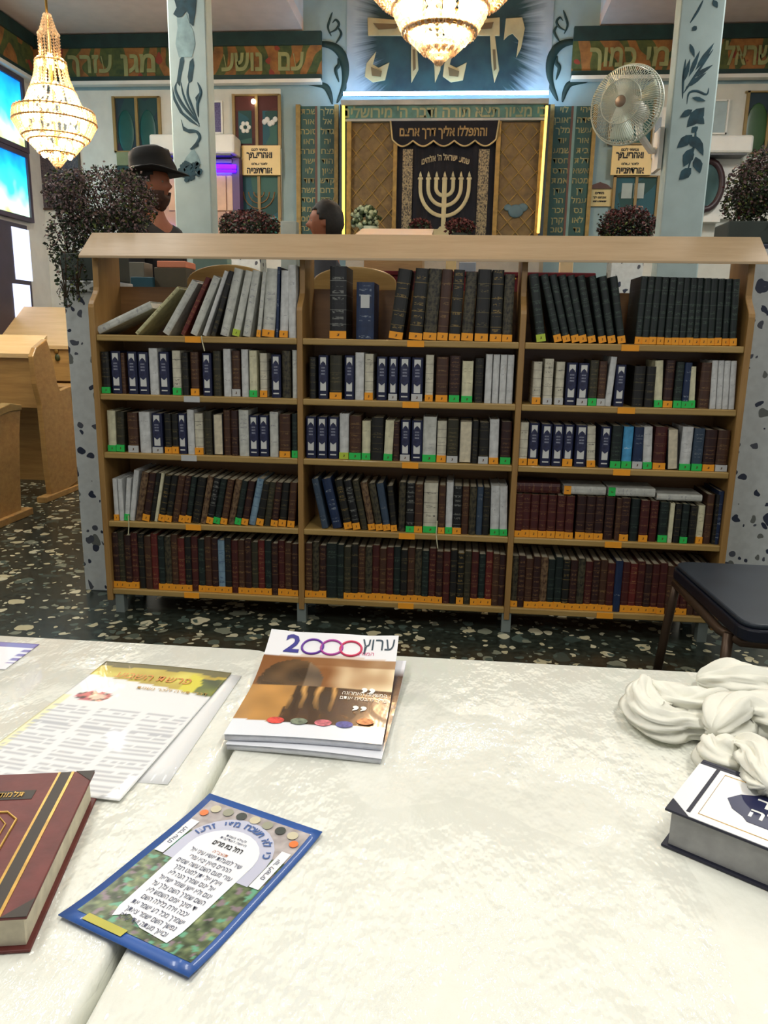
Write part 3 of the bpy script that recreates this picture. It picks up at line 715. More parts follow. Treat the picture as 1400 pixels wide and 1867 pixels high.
# ------------------------------------------------------------------ platform, terrazzo posts, planters
tag(MB().box((-1.53, 3.74, 0), (1.14, 6.2, .42)).build('reading_platform', wood('platform_wood', (96, 66, 40), (120, 86, 54))), 'raised wooden platform behind the bookcase, mostly hidden', 'platform')
def post(x0, x1, y0, y1, h, label):
    t = thing('terrazzo_post', label, 'post', ((x0+x1)/2, (y0+y1)/2, 0), 0, 'speckled terrazzo posts')
    MB().box((x0, y0, 0), (x1, y1, h-.05)).build('shaft', TERW, t, bevel=.006)
    MB().box((x0-.01, y0-.01, h-.05), (x1+.01, y1+.01, h)).build('cap', TERW, t, bevel=.006); return t
post(-1.80, -1.575, 3.48, 3.70, 1.48, 'speckled grey terrazzo post with dark chips at the left end of the bookcase')
post(1.19, 1.44, 3.49, 3.71, 1.66, 'speckled grey terrazzo post with dark chips at the right end of the bookcase')
pl = V(450, 440, 6.35); post(pl.x-.12, pl.x+.12, 6.3, 6.5, 1.95, 'terrazzo post under the dark plant left of the ark')
pr = V(1145, 440, 6.35); post(pr.x-.12, pr.x+.12, 6.3, 6.5, 1.95, 'terrazzo post under the dark plant right of the ark, seen through the top shelf')

def leafmat(name, c):
    return plain(name, c, .6, var=.35, scale=30)
LG = [leafmat('leaf_green', (44, 62, 32)), leafmat('leaf_dark', (30, 38, 24)), leafmat('leaf_purple', (108, 86, 88)), leafmat('leaf_pink', (124, 102, 94)), leafmat('leaf_lime', (96, 108, 48)), leafmat('leaf_red', (84, 34, 34))]
def plant(label, base, blobs, n, leaf_, weights_top, weights_low, pot=None, group='potted plants on the posts', seed=1):
    random.seed(seed)
    t = thing('potted_plant', label, 'plant', base, 0, group)
    if pot: pot(t)
    mb = MB(); st = MB()
    zs_ = [b_[0].z for b_ in blobs]; zlo = min(b_[0].z-b_[1][2] for b_ in blobs); zhi = max(b_[0].z+b_[1][2] for b_ in blobs)
    tot = sum(b_[1][0]*b_[1][1]*b_[1][2] for b_ in blobs)
    for c_, rr in blobs:
        k = int(n*rr[0]*rr[1]*rr[2]/tot)+20
        for i in range(k):
            d = Vector((random.gauss(0, 1), random.gauss(0, 1), random.gauss(0, 1))).normalized()
            r_ = random.uniform(.45, 1.0)**.6*(1+.12*mnoise.noise(d*2.5+c_)) + (random.random() < .08)*random.uniform(0, .18)
            p = c_+Vector((d.x*rr[0], d.y*rr[1], d.z*rr[2]))*r_
            ax = Vector((random.gauss(0, 1), random.gauss(0, 1), random.gauss(0, .8))).normalized()
            sd = ax.cross(Vector((random.gauss(0, 1), random.gauss(0, 1), random.gauss(0, 1)))).normalized()
            L_ = leaf_*random.uniform(.6, 1.4); w_ = L_*.32
            u = (p.z-zlo)/(zhi-zlo)+random.uniform(-.18, .18)
            mb.mat(random.choices(range(6), weights_top if u > .55 else weights_low)[0])
            mb.add([p-ax*L_*.5, p+sd*w_, p+ax*L_*.5, p-sd*w_, p+ax*L_*.05+ax.cross(sd)*L_*.12], [(0, 1, 4), (1, 2, 4), (2, 3, 4), (3, 0, 4)])
        for i in range(10):
            d = Vector((random.gauss(0, 1), random.gauss(0, 1), random.gauss(0, 1))).normalized()
            st.tube([c_+Vector((0, 0, -rr[2]*.6)), c_+Vector((d.x*rr[0]*.5, d.y*rr[1]*.5, d.z*rr[2]*.4)), c_+Vector((d.x*rr[0], d.y*rr[1], d.z*rr[2]))*.95], [.004, .003, .0015], 4)
    mb.build('foliage', LG, t); st.build('stems', plain('stem_brown', (62, 46, 30), .7), t)
    return t
POTM = plain('dark_planter', (44, 54, 48), .6)
def boxpot(x0, x1, y0, y1, z0, z1):
    def f(t): MB().box((x0, y0, z0), (x1, y1, z1)).build('planter', POTM, t, bevel=.006)
    return f
YP = 3.45
def B(px, py, Y, rx, rz, ry=None):
    p = V(px, py, Y); k = Y/FPX; return (p, (rx*k, ry if ry else rx*k*.8, rz*k))
plant('large drooping plant with pinkish blossoms over the left terrazzo post', (-1.69, 3.59, 1.48),
      [B(185, 365, 3.58, 88, 58, .16), B(120, 350, 3.58, 42, 40, .1), B(240, 370, 3.58, 46, 56, .12), B(125, 440, 3.58, 42, 60, .10), B(180, 420, 3.58, 70, 40, .14), B(118, 510, 3.36, 20, 52, .04), B(140, 500, 3.38, 20, 50, .04)],
      9000, .016, (1.6, 2.4, 4.4, 3, 1.0, 0), (6, 5, .4, .3, 1.4, 0), boxpot(-1.81, -1.57, 3.49, 3.69, 1.481, 1.60), seed=5)
plant('dark reddish plant on the far post left of the ark', (pl.x, 6.4, 1.95),
      [B(452, 412, 6.4, 54, 28), B(425, 418, 6.4, 26, 30), B(480, 420, 6.4, 28, 24)], 3200, .026, (.5, 3, 2, .3, 0, 4), (2, 5, .5, .1, .2, 2), boxpot(pl.x-.11, pl.x+.11, 6.3, 6.5, 1.951, 2.03), seed=6)
plant('dark reddish plant on the far post right of the ark', (pr.x, 6.4, 1.95),
      [B(1142, 410, 6.4, 48, 30), B(1120, 420, 6.4, 26, 24), B(1168, 416, 6.4, 28, 26)], 3200, .026, (.5, 3, 2, .3, 0, 4), (2, 5, .5, .1, .6, 2), boxpot(pr.x-.11, pr.x+.11, 6.3, 6.5, 1.951, 2.03), seed=7)
plant('large plant with pinkish blossoms in a dark box on the right terrazzo post', (1.30, 3.59, 1.66),
      [B(1375, 345, 3.58, 48, 46, .12), B(1400, 330, 3.58, 50, 55, .14), B(1350, 375, 3.58, 34, 28, .08), B(1410, 390, 3.58, 60, 30, .1)],
      5200, .016, (1.6, 1.6, 4, 3, .8, .6), (5, 4, 1.5, .6, 1.4, .6), boxpot(1.10, 1.46, 3.50, 3.69, 1.661, 1.752), seed=8)

# ------------------------------------------------------------------ the bookcase
ZS = [1.245, .997, .743, .4335, .116]      # shelf tops
YF, YR = 3.20, 3.475
bc = thing('bookcase', 'long beech bookcase of three bays full of books under a sloping lectern top', 'bookcase', (-.19, 3.34, 0))
def side_poly(front_low=YF-.004):
    zsh = ZS[0]+.16
    pts = [(YR, .06), (front_low, .06), (front_low, ZS[0]+.09)]
    for k in range(7):
        t = k/6; pts.append((front_low+.062*(t*t*(3-2*t)), ZS[0]+.11+.085*t))
    pts += [(front_low+.066, 1.575), (YR, 1.66), (YR, .06)]
    return pts[:-1]
for x0, x1 in ((-1.552, -1.526), (1.118, 1.144)):
    MB().prism(side_poly(), 'X', x0, x1).build('side_panel', WOODZ, bc, bevel=.003)
for x0, x1 in ((-.665, -.641), (.243, .267)):
    MB().prism(side_poly(YF+.0), 'X', x0, x1).build('divider', WOODZ, bc, bevel=.003)
bays = ((-1.526, -.665), (-.641, .243), (.267, 1.118))
for zi, z in enumerate(ZS):
    for (x0, x1) in bays:
        MB().box((x0, YF, z-.026), (x1, YR, z)).build('shelf', WOODL, bc, bevel=.004)
MB().box((-1.526, YR-.008, .10), (1.118, YR, 1.455)).build('back_panel', WOODB, bc)
mb = MB().prism([(YF-.01, 1.552), (YF-.01, 1.562), (YF+.128, 1.668), (YF+.14, 1.658)], 'X', -1.575, 1.172)
mb.build('lectern_top', WOODT, bc, bevel=.002)
MB().prism([(YF+.135, 1.655), (YF+.133, 1.666), (YR, 1.672), (YR, 1.660)], 'X', -1.575, 1.172).build('top_board', WOODT, bc)
for x in (-1.50, -.655, .255, 1.09):
    for y in (YF+.01, YR-.05):
        MB().box((x-.02, y, 0), (x+.02, y+.04, .092)).build('foot', GREYM, bc)
MB().box((-1.54, YF+.012, .088), (1.13, YF+.03, .09)).build('base_rail', WOODB, bc)
def edge_tag(px, zi, m, w=30, num='1'):
    z = ZS[zi]; x = V(px, [620, 731, 841, 965, 1093][zi], YF).x; k = w/437.
    o = MB().box((x-k/2, YF-.0035, z-.026), (x+k/2, YF-.0005, z-.001)).build('shelf_marker', m, bc)
    return o
for px, zi, m in ((352, 0, ORANGE), (350, 1, WTAG), (345, 2, WTAG), (353, 3, ORANGE), (350, 4, ORANGE), (758, 0, ORANGE), (749, 1, ORANGE), (748, 2, ORANGE), (742, 3, ORANGE), (740, 4, ORANGE),
                  (1150, 0, ORANGE), (1143, 1, ORANGE), (1135, 2, ORANGE), (1120, 3, ORANGE), (1105, 4, ORANGE)):
    edge_tag(px, zi, m)

# ------------------------------------------------------------------ books
S = {}
S['K'] = (spine('spine_black_silver', (16, 17, 20), (120, 122, 116), .6), 'black book with silver lettering')
S['k'] = (spine('spine_black', (20, 20, 18), (92, 82, 50), .3), 'plain dark black-brown book')
S['g'] = (spine('spine_black_gold', (20, 21, 17), (128, 106, 54), .45), 'black book with faint gold lettering')
S['G'] = (spine('spine_green_black', (18, 30, 28), (62, 78, 66), .45), 'dark green-black volume')
S['u'] = (spine('spine_dark_blue', (24, 42, 74), (140, 150, 160), .3, False), 'dark blue book')
S['v'] = (spine('spine_grey_blue', (50, 66, 84), (118, 126, 130), .3, False), 'grey-blue book')
S['c'] = (spine('spine_sky', (72, 150, 196), (200, 220, 230), .1, False), 'sky blue book')
S['l'] = (spine('spine_light_blue', (118, 146, 164), (60, 84, 120), .35, True), 'light blue book')
S['b'] = (spine('spine_brown', (66, 40, 26), (120, 92, 54), .4), 'brown book with gold lettering')
S['m'] = (spine('spine_maroon', (66, 22, 20), (118, 82, 50), .35), 'maroon volume with gold bands')
S['r'] = (spine('spine_red', (92, 30, 26), (140, 100, 64), .25), 'dull red book')
S['d'] = (spine('spine_dark_maroon', (44, 20, 18), (110, 80, 48), .4), 'dark maroon volume with gold bands')
S['o'] = (spine('spine_olive', (46, 44, 30), (96, 86, 54), .35), 'dark olive book')
S['t'] = (spine('spine_mottled', (64, 42, 30), (120, 96, 68), .3, mottled=1), 'mottled tan patterned book')
S['T'] = (spine('spine_mottled_dark', (24, 23, 19), (74, 68, 48), .3, mottled=1), 'black and tan ornamented book')
S['W'] = (spine('spine_white', (196, 198, 196), (150, 152, 156), .0, False, .6), 'plain white book')
S['w'] = (spine('spine_white_text', (190, 192, 184), (146, 146, 150), .35, False, .6), 'off-white book with faint lettering')
S['e'] = (spine('spine_cream', (204, 200, 168), (160, 152, 120), .1, False, .6), 'cream book')
S['L'] = (spine('spine_white_lines', (196, 192, 172), (60, 56, 60), .15, True, .6), 'white book crossed by dark lines')
S['Y'] = (spine('spine_yellowish', (186, 182, 140), (112, 108, 76), .4, False, .6), 'yellowish paper book')
S['N'] = (plain('navy_cover', (20, 28, 62), .45, var=.1), 'navy book with white medallion spine')
S['P'] = (plain('black_cover_pages', (20, 20, 26), .5), 'black book with cream page edges outward')
NAVYDK = plain('navy_medallion', (38, 42, 72), .5, var=.35, scale=90)
LABELW = plain('navy_white_panel', (206, 208, 204), .6, var=.04)
TAGM = {'O': (ORANGE, 'orange'), 'G': (GREEN, 'green'), 'W': (WTAG, 'white'), 'Y': (YELG, 'lime')}
ORD = ['', 'first', 'second', 'third', 'fourth', 'fifth', 'sixth', 'seventh', 'eighth', 'ninth', 'tenth', 'eleventh', 'twelfth', 'thirteenth', 'fourteenth', 'fifteenth', 'sixteenth', 'seventeenth', 'eighteenth', 'nineteenth', 'twentieth',
       'twenty-first', 'twenty-second', 'twenty-third', 'twenty-fourth', 'twenty-fifth', 'twenty-sixth', 'twenty-seventh', 'twenty-eighth', 'twenty-ninth', 'thirtieth', 'thirty-first', 'thirty-second', 'thirty-third', 'thirty-fourth']
SHN = ['top', 'second', 'third', 'fourth', 'bottom']; BAYN = ['left', 'middle', 'right']
NB = 0
def book_parts(root, w, h, dep, style, tg, seed=0):
    m, _ = S[style]; rng = random.Random(seed)
    # local: x 0..w, y 0 (spine) .. dep, z 0..h
    if style == 'P':
        MB().box((0, 0, 0), (.0025, dep, h)).box((w-.0025, 0, 0), (w, dep, h)).box((0, dep-.003, 0), (w, dep, h)).build('cover', m, root, local=True)
        MB().box((.003, .004, .004), (w-.003, dep-.004, h-.004)).build('pages', PAPER, root, local=True)
    else:
        mb = MB(); r_ = min(w*.18, .005); c = .0025
        out = [(0, dep), (0, r_), (w*.12, r_*.35), (w*.3, 0), (w*.7, 0), (w*.88, r_*.35), (w, r_), (w, dep), (w-c, dep), (w-c, r_+.003), (w*.5, r_+.002), (c, r_+.003), (c, dep)]
        mb.prism(out, 'Z', 0, h); mb.build('cover', m, root, local=True)
        MB().box((c+.0003, r_+.0035, .003), (w-c-.0003, dep-.004, h-.004)).build('pages', PAPER if style not in 'Ww' else WHITE, root, local=True)
    if style == 'N':
        t_ = .0012; a = .20*w if w > .03 else .25*w
        hi = [(a, .33*h), (w/2, .30*h), (w-a, .33*h), (w-a, .95*h), (a, .95*h)]
        hi = [(a, .19*h), (w-a, .19*h), (w-a, .955*h), (a, .955*h)]
        mb = MB().prism(hi, 'Y', -t_, .0005); mb.box((a, -t_, .085*h), (w-a, .0005, .115*h)); lb = mb.build('spine_label', LABELW, root, local=True)
        e = a*.55
        md = [(e, .42*h), (w*.5, .345*h), (w-e, .42*h), (w-e, .50*h), (w-a*.9, .60*h), (w-e, .72*h), (w-a*1.4, .82*h), (w*.5, .87*h), (a*1.4, .82*h), (e, .72*h), (a*.9, .60*h), (e, .50*h)]
        MB().prism(md, 'Y', -t_-.001, -t_+.0003).build('medallion', NAVYDK, lb, local=True)
        mb = MB()
        for zz in (.56, .63, .70): mb.box((w*.3, -t_-.0014, zz*h), (w*.7, -t_-.0008, (zz+.035)*h))
        mb.build('medallion_lettering', plain('medallion_text', (120, 124, 140), .6, var=.4, scale=200), lb, local=True)
    if style in ('u', ) and w > .06:
        MB().box((w*.25, -.001, .55*h), (w*.75, .0005, .78*h)).build('spine_label', WTAG, root, local=True)
    if tg:
        th = .028*rng.uniform(.92, 1.08)
        tm = TAGM[tg][0]
        tb = MB().box((-.0004, -.0028, .001), (w+.0004, .006, .001+th)).build('call_tag', tm, root, local=True)
        MB().prism([(w*.42, .4*th), (w*.5, .36*th), (w*.58, .42*th), (w*.6, .7*th), (w*.45, .68*th), (w*.53, .55*th)], 'Y', -.0034, -.0026).build('tag_mark', plain('tag_ink', (90, 60, 26), .6, var=0), tb, local=True)
def book(bay, zi, k, cx, wpx, hpx, lean, style, tg, ybase, extra=''):
    global NB
    NB += 1; rng = random.Random(NB*7+1)
    y = YF+.012+rng.uniform(0, .010) if zi < 4 else YF+.014+rng.uniform(0, .006)
    p = V(cx, ybase, y); sc_ = y/FPX*1.005
    pr_ = V(cx+10, ybase, y).x-V(cx, ybase, y).x; sc_ = pr_/10.
    w = wpx*sc_; L = math.hypot(hpx, lean)*sc_*.995; th = math.atan2(lean, hpx)
    # perspective makes plumb lines lean in the picture: remove that part
    nat = (cx-605)/(6400-ybase); th = math.atan2(lean-nat*hpx, hpx) if abs(lean) > 0 else 0
    if abs(th) < .012: th = 0
    w_ = max(.008, w*math.cos(th)-.0008)
    bx0, bx1 = bays[bay]
    x = p.x-w/2
    m, lb = S[style]
    L = min(L, (ZS[zi-1]-.026-ZS[zi]-.012)/max(.3, math.cos(th)) if zi > 0 else 9)
    if th > 0: base = Vector((x, y, ZS[zi]+.0005+w_*math.sin(th)))        # pivots on its right bottom corner
    else: base = Vector((x, y, ZS[zi]+.0005))
    base.x = max(base.x, bx0+.002+(L*math.sin(-th) if th < 0 else 0))
    if th > 0: base.x = min(base.x, bx1-.002-L*math.sin(th)-w_*math.cos(th))
    if th == 0: base.x = min(base.x, bx1-.002-w_)
    lab = '%s%s, %s from left, %s shelf, %s bay' % (lb, (' and %s tag' if ' with ' in lb else ' with %s tag') % TAGM[tg][1] if tg else '', ORD[k], SHN[zi], BAYN[bay])
    t = thing('book', lab, 'book', base, 0, 'books on the %s shelf of the bookcase' % SHN[zi], rot=(0, th, 0))
    dep = .17 if zi in (1, 2) else (.20 if zi != 4 else .21)
    book_parts(t, w_, L, dep, style, tg, NB)
    return t
# each row: centre px of the foot, width px, height px, lean px of the top, style, tag
R1A = [(251, 9, 82, 78, 'Y', ''), (304, 15, 92, 54, 'w', ''), (334, 9, 100, 46, 'r', ''), (354, 14, 101, 42, 'w', ''), (373, 8, 112, 40, 'W', ''), (389, 9, 112, 33, 'k', ''), (409, 16, 116, 26, 'w', ''), (430, 13, 113, 24, 'w', 'Y'),
       (449, 14, 114, 18, 'w', ''), (471, 7, 113, 11, 'w', 'O'), (489, 22, 118, 8, 'w', 'O'), (505, 5, 122, 3, 'u', ''), (517, 15, 116, 3, 'W', 'O'), (533, 14, 126, 0, 'W', '')]
R1B = [(616, 30, 126, 0, 'K', 'O'), (665, 32, 100, 0, 'u', ''), (721, 25, 122, 18, 'g', 'O'), (757, 24, 125, 13, 'g', 'O'), (783, 24, 125, 11, 'T', 'O'), (806, 19, 125, 10, 'b', 'O'), (828, 20, 125, 10, 'g', 'O'), (851, 21, 122, 10, 'T', 'O'),
       (877, 24, 127, 8, 'k', 'O'), (903, 21, 127, 8, 'g', 'O'), (924, 18, 120, 6, 'T', 'O')]
R1C = [(984, 17, 122, -13, 'G', 'Y')]+[(x, 14, 122, l_, 'G', 'O') for x, l_ in ((1018, -25), (1034, -25), (1050, -24), (1064, -22), (1080, -20), (1099, -18), (1116, -16), (1134, -14))] + \
      [(x, 12.6, 122, l_, 'G', 'O') for x, l_ in ((1163, 14), (1176, 14), (1189, 14), (1203, 13), (1217, 13), (1230, 12), (1243, 12), (1256, 12), (1269, 11), (1282, 11), (1295, 10), (1308, 10), (1322, 10), (1336, 9))]
def cr(lst, s, ox):  # rows measured on enlarged crops
    return [(ox+c_/s, w/s, h/s if h > 120 else h, l_/s if l_ else 0, st, tg) for (c_, w, h, l_, st, tg) in lst]
R2A = cr([(150, 50, 245, 0, 'k', 'G'), (218, 60, 250, 0, 'N', ''), (262, 24, 240, 0, 'b', ''), (318, 58, 250, 0, 'N', ''), (386, 62, 250, 0, 'N', ''), (450, 52, 275, 0, 'W', ''), (515, 60, 255, 0, 'N', ''), (592, 50, 265, 0, 'L', 'G'), (645, 38, 255, 0, 'k', ''), (704, 50, 260, 0, 'b', 'O'),
          (780, 55, 255, 0, 'N', ''), (843, 48, 270, 0, 'o', ''), (905, 45, 285, 0, 'W', ''), (960, 50, 275, 0, 'b', 'W'), (1015, 42, 285, 0, 'W', ''), (1066, 46, 280, 0, 'e', 'G'), (1130, 44, 265, 0, 'L', 'O'), (1208, 58, 260, 0, 'N', ''), (1272, 52, 285, 0, 'T', ''), (1325, 32, 290, 0, 'w', '')], 3.415, 150)
R2B = cr([(100, 40, 245, 0, 'k', ''), (164, 58, 258, 0, 'N', ''), (240, 72, 260, 0, 'o', 'O'), (322, 58, 262, 0, 'N', ''), (383, 52, 282, 0, 'W', ''), (440, 50, 275, 0, 'L', 'O'), (518, 62, 260, 0, 'N', ''), (586, 52, 262, 0, 'N', 'W'), (656, 66, 262, 0, 'N', ''), (732, 66, 262, 0, 'N', 'W'), (805, 48, 280, 0, 'L', 'O'),
          (882, 72, 270, 0, 'b', 'O'), (958, 62, 280, 0, 'd', 'G'), (1035, 66, 250, 0, 'e', 'G'), (1105, 50, 270, 0, 'k', ''), (1162, 40, 295, 18, 'W', ''), (1206, 40, 295, 16, 'W', ''), (1250, 40, 295, 16, 'W', ''), (1292, 40, 295, 14, 'W', '')], 3.333, 540)
R2C = cr([(140, 46, 232, 0, 'L', 'O'), (200, 48, 250, 0, 'L', 'W'), (262, 46, 235, 0, 'L', 'W'), (325, 58, 232, 0, 'N', ''), (388, 56, 232, 0, 'N', 'W'), (443, 46, 250, 0, 'o', 'G'), (490, 44, 245, 0, 'b', 'W'), (530, 34, 268, 38, 'W', ''), (588, 54, 228, 22, 'N', ''), (690, 60, 225, 0, 'k', ''), (752, 50, 225, 0, 'k', ''),
          (803, 44, 258, 12, 'e', 'G'), (852, 50, 262, 0, 'd', 'O'), (905, 42, 255, 0, 'G', 'G'), (948, 40, 252, 0, 'u', 'G'), (985, 34, 230, 14, 'e', 'G'), (1048, 60, 255, 0, 'b', ''), (1100, 32, 268, 20, 'W', ''), (1134, 32, 268, 20, 'W', ''), (1168, 32, 268, 20, 'W', ''), (1202, 32, 268, 20, 'W', '')], 2.979, 930)
R3A = cr([(188, 50, 245, -14, 'e', 'G'), (240, 48, 240, -10, 'o', 'G'), (320, 60, 240, 0, 'b', 'W'), (395, 66, 245, 0, 'W', ''), (472, 62, 240, 0, 'N', 'W'), (538, 42, 240, 0, 'k', 'O'), (582, 40, 240, 0, 'k', 'O'), (628, 50, 245, 0, 'N', ''), (680, 42, 270, 0, 'W', ''), (730, 50, 250, 0, 'L', 'O'),
          (788, 46, 265, 0, 'o', ''), (850, 60, 250, 0, 'P', ''), (905, 44, 275, 0, 'b', ''), (950, 42, 275, 0, 'd', ''), (1008, 60, 280, 0, 'w', ''), (1070, 56, 250, 0, 'N', ''), (1132, 58, 252, 0, 'N', ''), (1195, 52, 275, 0, 'w', ''), (1262, 66, 265, 0, 'b', 'O'), (1324, 36, 270, 0, 'G', 'G')], 3.415, 150)
R3B = cr([(90, 60, 250, 0, 'N', ''), (157, 60, 250, 0, 'N', ''), (225, 62, 252, 0, 'N', ''), (290, 56, 275, 0, 'W', 'Y'), (357, 70, 265, 0, 'b', 'G'), (424, 52, 235, 0, 'e', 'G'), (490, 72, 260, 0, 'k', ''), (556, 52, 245, 14, 'e', 'G'), (604, 40, 240, 0, 'd', ''), (660, 58, 250, 0, 'N', 'W'), (730, 66, 250, 0, 'N', ''),
          (806, 80, 275, 0, 'w', 'G'), (880, 56, 252, 0, 'L', 'O'), (946, 66, 262, 0, 'o', 'W'), (1024, 76, 258, 0, 'P', ''), (1082, 36, 262, 0, 'k', ''), (1134, 58, 255, 0, 'k', 'W'), (1198, 56, 275, 10, 'W', 'O'), (1268, 62, 262, 0, 'd', 'G')], 3.333, 540)
R3C = cr([(95, 44, 232, 0, 'L', 'O'), (148, 52, 228, 0, 'N', 'O'), (214, 56, 226, 0, 'N', ''), (275, 54, 226, 0, 'N', ''), (331, 52, 226, 0, 'N', 'O'), (398, 62, 226, 0, 'N', ''), (458, 44, 224, 8, 'L', 'O'), (526, 54, 224, 0, 'N', ''), (586, 54, 232, 0, 'G', 'G'), (644, 52, 228, 0, 'c', 'G'), (702, 52, 228, 0, 'u', 'W'), (757, 46, 232, 12, 'W', 'G'),
          (818, 66, 235, 0, 'm', 'O'), (893, 58, 225, 8, 'P', ''), (955, 58, 240, 0, 'W', 'G'), (1018, 54, 235, 0, 'v', 'G'), (1080, 62, 228, 0, 'd', 'O'), (1148, 62, 228, 0, 'b', 'W')], 2.917, 920)
R4A = cr([(215, 28, 255, 0, 'W', 'O'), (246, 28, 255, 0, 'W', ''), (277, 28, 260, 10, 'W', 'G'), (308, 32, 310, 26, 'W', ''), (350, 42, 300, 40, 't', ''), (396, 42, 300, 40, 'd', 'O'), (432, 28, 300, 40, 'k', ''), (458, 20, 300, 42, 'e', ''), (494, 40, 290, 40, 'g', 'O'), (535, 40, 290, 40, 'k', 'O'), (578, 42, 290, 40, 'b', ''), (620, 38, 290, 38, 'd', 'O'), (658, 36, 285, 38, 'G', 'O'),
          (706, 50, 285, 40, 'k', ''), (752, 36, 295, 46, 't', ''), (792, 40, 285, 46, 'K', 'O'), (836, 42, 280, 44, 'G', 'G'), (880, 40, 280, 44, 'b', 'O'), (926, 40, 280, 48, 't', ''), (968, 38, 275, 44, 'G', 'G'), (1010, 40, 275, 44, 'd', 'O'), (1056, 42, 290, 54, 'l', ''), (1104, 44, 275, 44, 'k', 'O'), (1150, 40, 275, 36, 'o', ''), (1194, 42, 275, 30, 'd', 'O'), (1244, 46, 275, 24, 'k', 'O'), (1298, 44, 280, 18, 'b', 'O')], 3.415, 150)
R4B = cr([(176, 40, 300, -64, 'v', ''), (252, 56, 300, -70, 'u', ''), (320, 48, 300, -64, 'g', 'O'), (370, 44, 300, -60, 'K', 'O'), (416, 40, 300, -58, 'o', ''), (462, 42, 290, -52, 't', 'O'), (508, 42, 290, -50, 'T', 'O'), (554, 44, 290, -46, 'v', 'O'), (596, 36, 280, -26, 'k', 'O'), (640, 42, 305, 0, 'T', ''), (690, 50, 305, 0, 'K', 'G'), (740, 48, 300, 0, 'b', 'O'), (812, 84, 310, 0, 'L', 'G'),
          (880, 40, 300, 0, 'b', 'O'), (925, 42, 320, 0, 'W', 'G'), (974, 52, 300, 0, 'K', 'O'), (1022, 42, 300, 0, 'b', ''), (1066, 42, 300, 0, 'T', ''), (1108, 38, 300, 0, 'v', ''), (1148, 40, 300, 0, 'k', ''), (1204, 54, 310, 10, 'W', 'G'), (1258, 46, 312, 6, 'W', 'G')], 3.333, 540)
R4C = cr([(64, 43, 236, 0, 'm', 'O'), (108, 43, 236, 0, 'm', 'O'), (152, 43, 236, 0, 'm', 'O'), (197, 43, 236, 0, 'm', 'O'), (243, 45, 236, 0, 'm', 'O'), (291, 45, 236, 0, 'm', 'O'), (338, 45, 236, 0, 'm', 'O'), (397, 48, 240, 0, 'd', 'O'), (446, 46, 240, 0, 'd', 'O'), (494, 48, 240, 0, 'd', 'O'), (548, 48, 240, 0, 'd', ''), (596, 30, 235, 0, 'b', ''), (630, 46, 240, 0, 'd', 'O'),
          (682, 46, 235, 0, 'G', ''), (733, 46, 232, 0, 'm', 'O'), (782, 42, 228, 0, 'm', ''), (835, 48, 225, 0, 'G', 'G'), (876, 24, 222, 0, 'e', ''), (910, 34, 222, 0, 'k', ''), (948, 38, 222, 0, 'G', 'G'), (990, 38, 215, 0, 'k', ''), (1030, 36, 215, 0, 'e', 'O'), (1072, 38, 280, 0, 'b', ''), (1112, 28, 280, 0, 'k', ''), (1148, 30, 300, 0, 'u', '')], 2.917, 920)
def fill(x0, x1, n, styles, tagruns, s, ox, h, widths=None):
    out = []; ws = widths or [1]*n; tot = sum(ws); x = x0
    for i in range(n):
        w = (x1-x0)*ws[i]/tot; c_ = x+w/2; x += w
        tg = 'O' if any(a_ <= c_ <= b_ for a_, b_ in tagruns) else ''
        out.append((ox+c_/s, w/s, h*(1+.03*math.sin(i*2.3)), 0, styles[i % len(styles)], tg))
    return out
R5A = fill(192, 1345, 28, 'dodmkbrGTbrkmGbdlkmbdorGdmb', ((190, 372), (462, 688), (728, 948), (990, 1196), (1240, 1325)), 3.415, 150, 99)
R5B = fill(55, 1268, 28, 'bTdGGokbTmbmGkbTGmdmkgomGrbd', ((50, 212), (295, 362), (366, 602), (605, 888), (968, 1012), (1052, 1180)), 3.333, 540, 100, [1, 1, 1, 1.5]+[1]*24)
R5C = fill(22, 1120, 28, 'TdbdtGGgdTmdbmumrmdmmbmmbdkm', ((18, 52), (86, 568), (596, 835), (880, 960)), 2.917, 920, 97)
BASEY = [617, 722, 831, 955, 1083]
BASES = [[(612, 617, 626)], None]
for zi, rows in enumerate(((R1A, R1B, R1C), (R2A, R2B, R2C), (R3A, R3B, R3C), (R4A, R4B, R4C), (R5A, R5B, R5C))):
    for bay, row in enumerate(rows):
        yb = (ZS[zi]-CAMZ)
        order = sorted(row, key=lambda r: r[0])
        for k, (cx_, w, h, l_, st, tg) in enumerate(order):
            # picture height of the foot of the book on this shelf
            d0 = Vector((V(cx_, BASEY[zi], YF+.015).x, YF+.015, ZS[zi]-CAMZ))
            yy = 933.5-FPX*(d0.dot(up))/d0.dot(fw)
            book(bay, zi, k+1+(1 if (zi == 0 and bay == 0) else 0), cx_, w, h, l_, st, tg, yy)
# the fallen white book at the left end of the top shelf
S['w_'] = S['w']
p = V(172, 604, YF+.015); th = math.radians(65.5)
t = thing('book', 'off-white book leaning almost flat at the left end of the top shelf', 'book', (p.x+.006, YF+.02, ZS[0]+.0305), 0, 'books on the top shelf of the bookcase', rot=(0, th, 0))
book_parts(t, .031, .262, .19, 'w', '', 999)
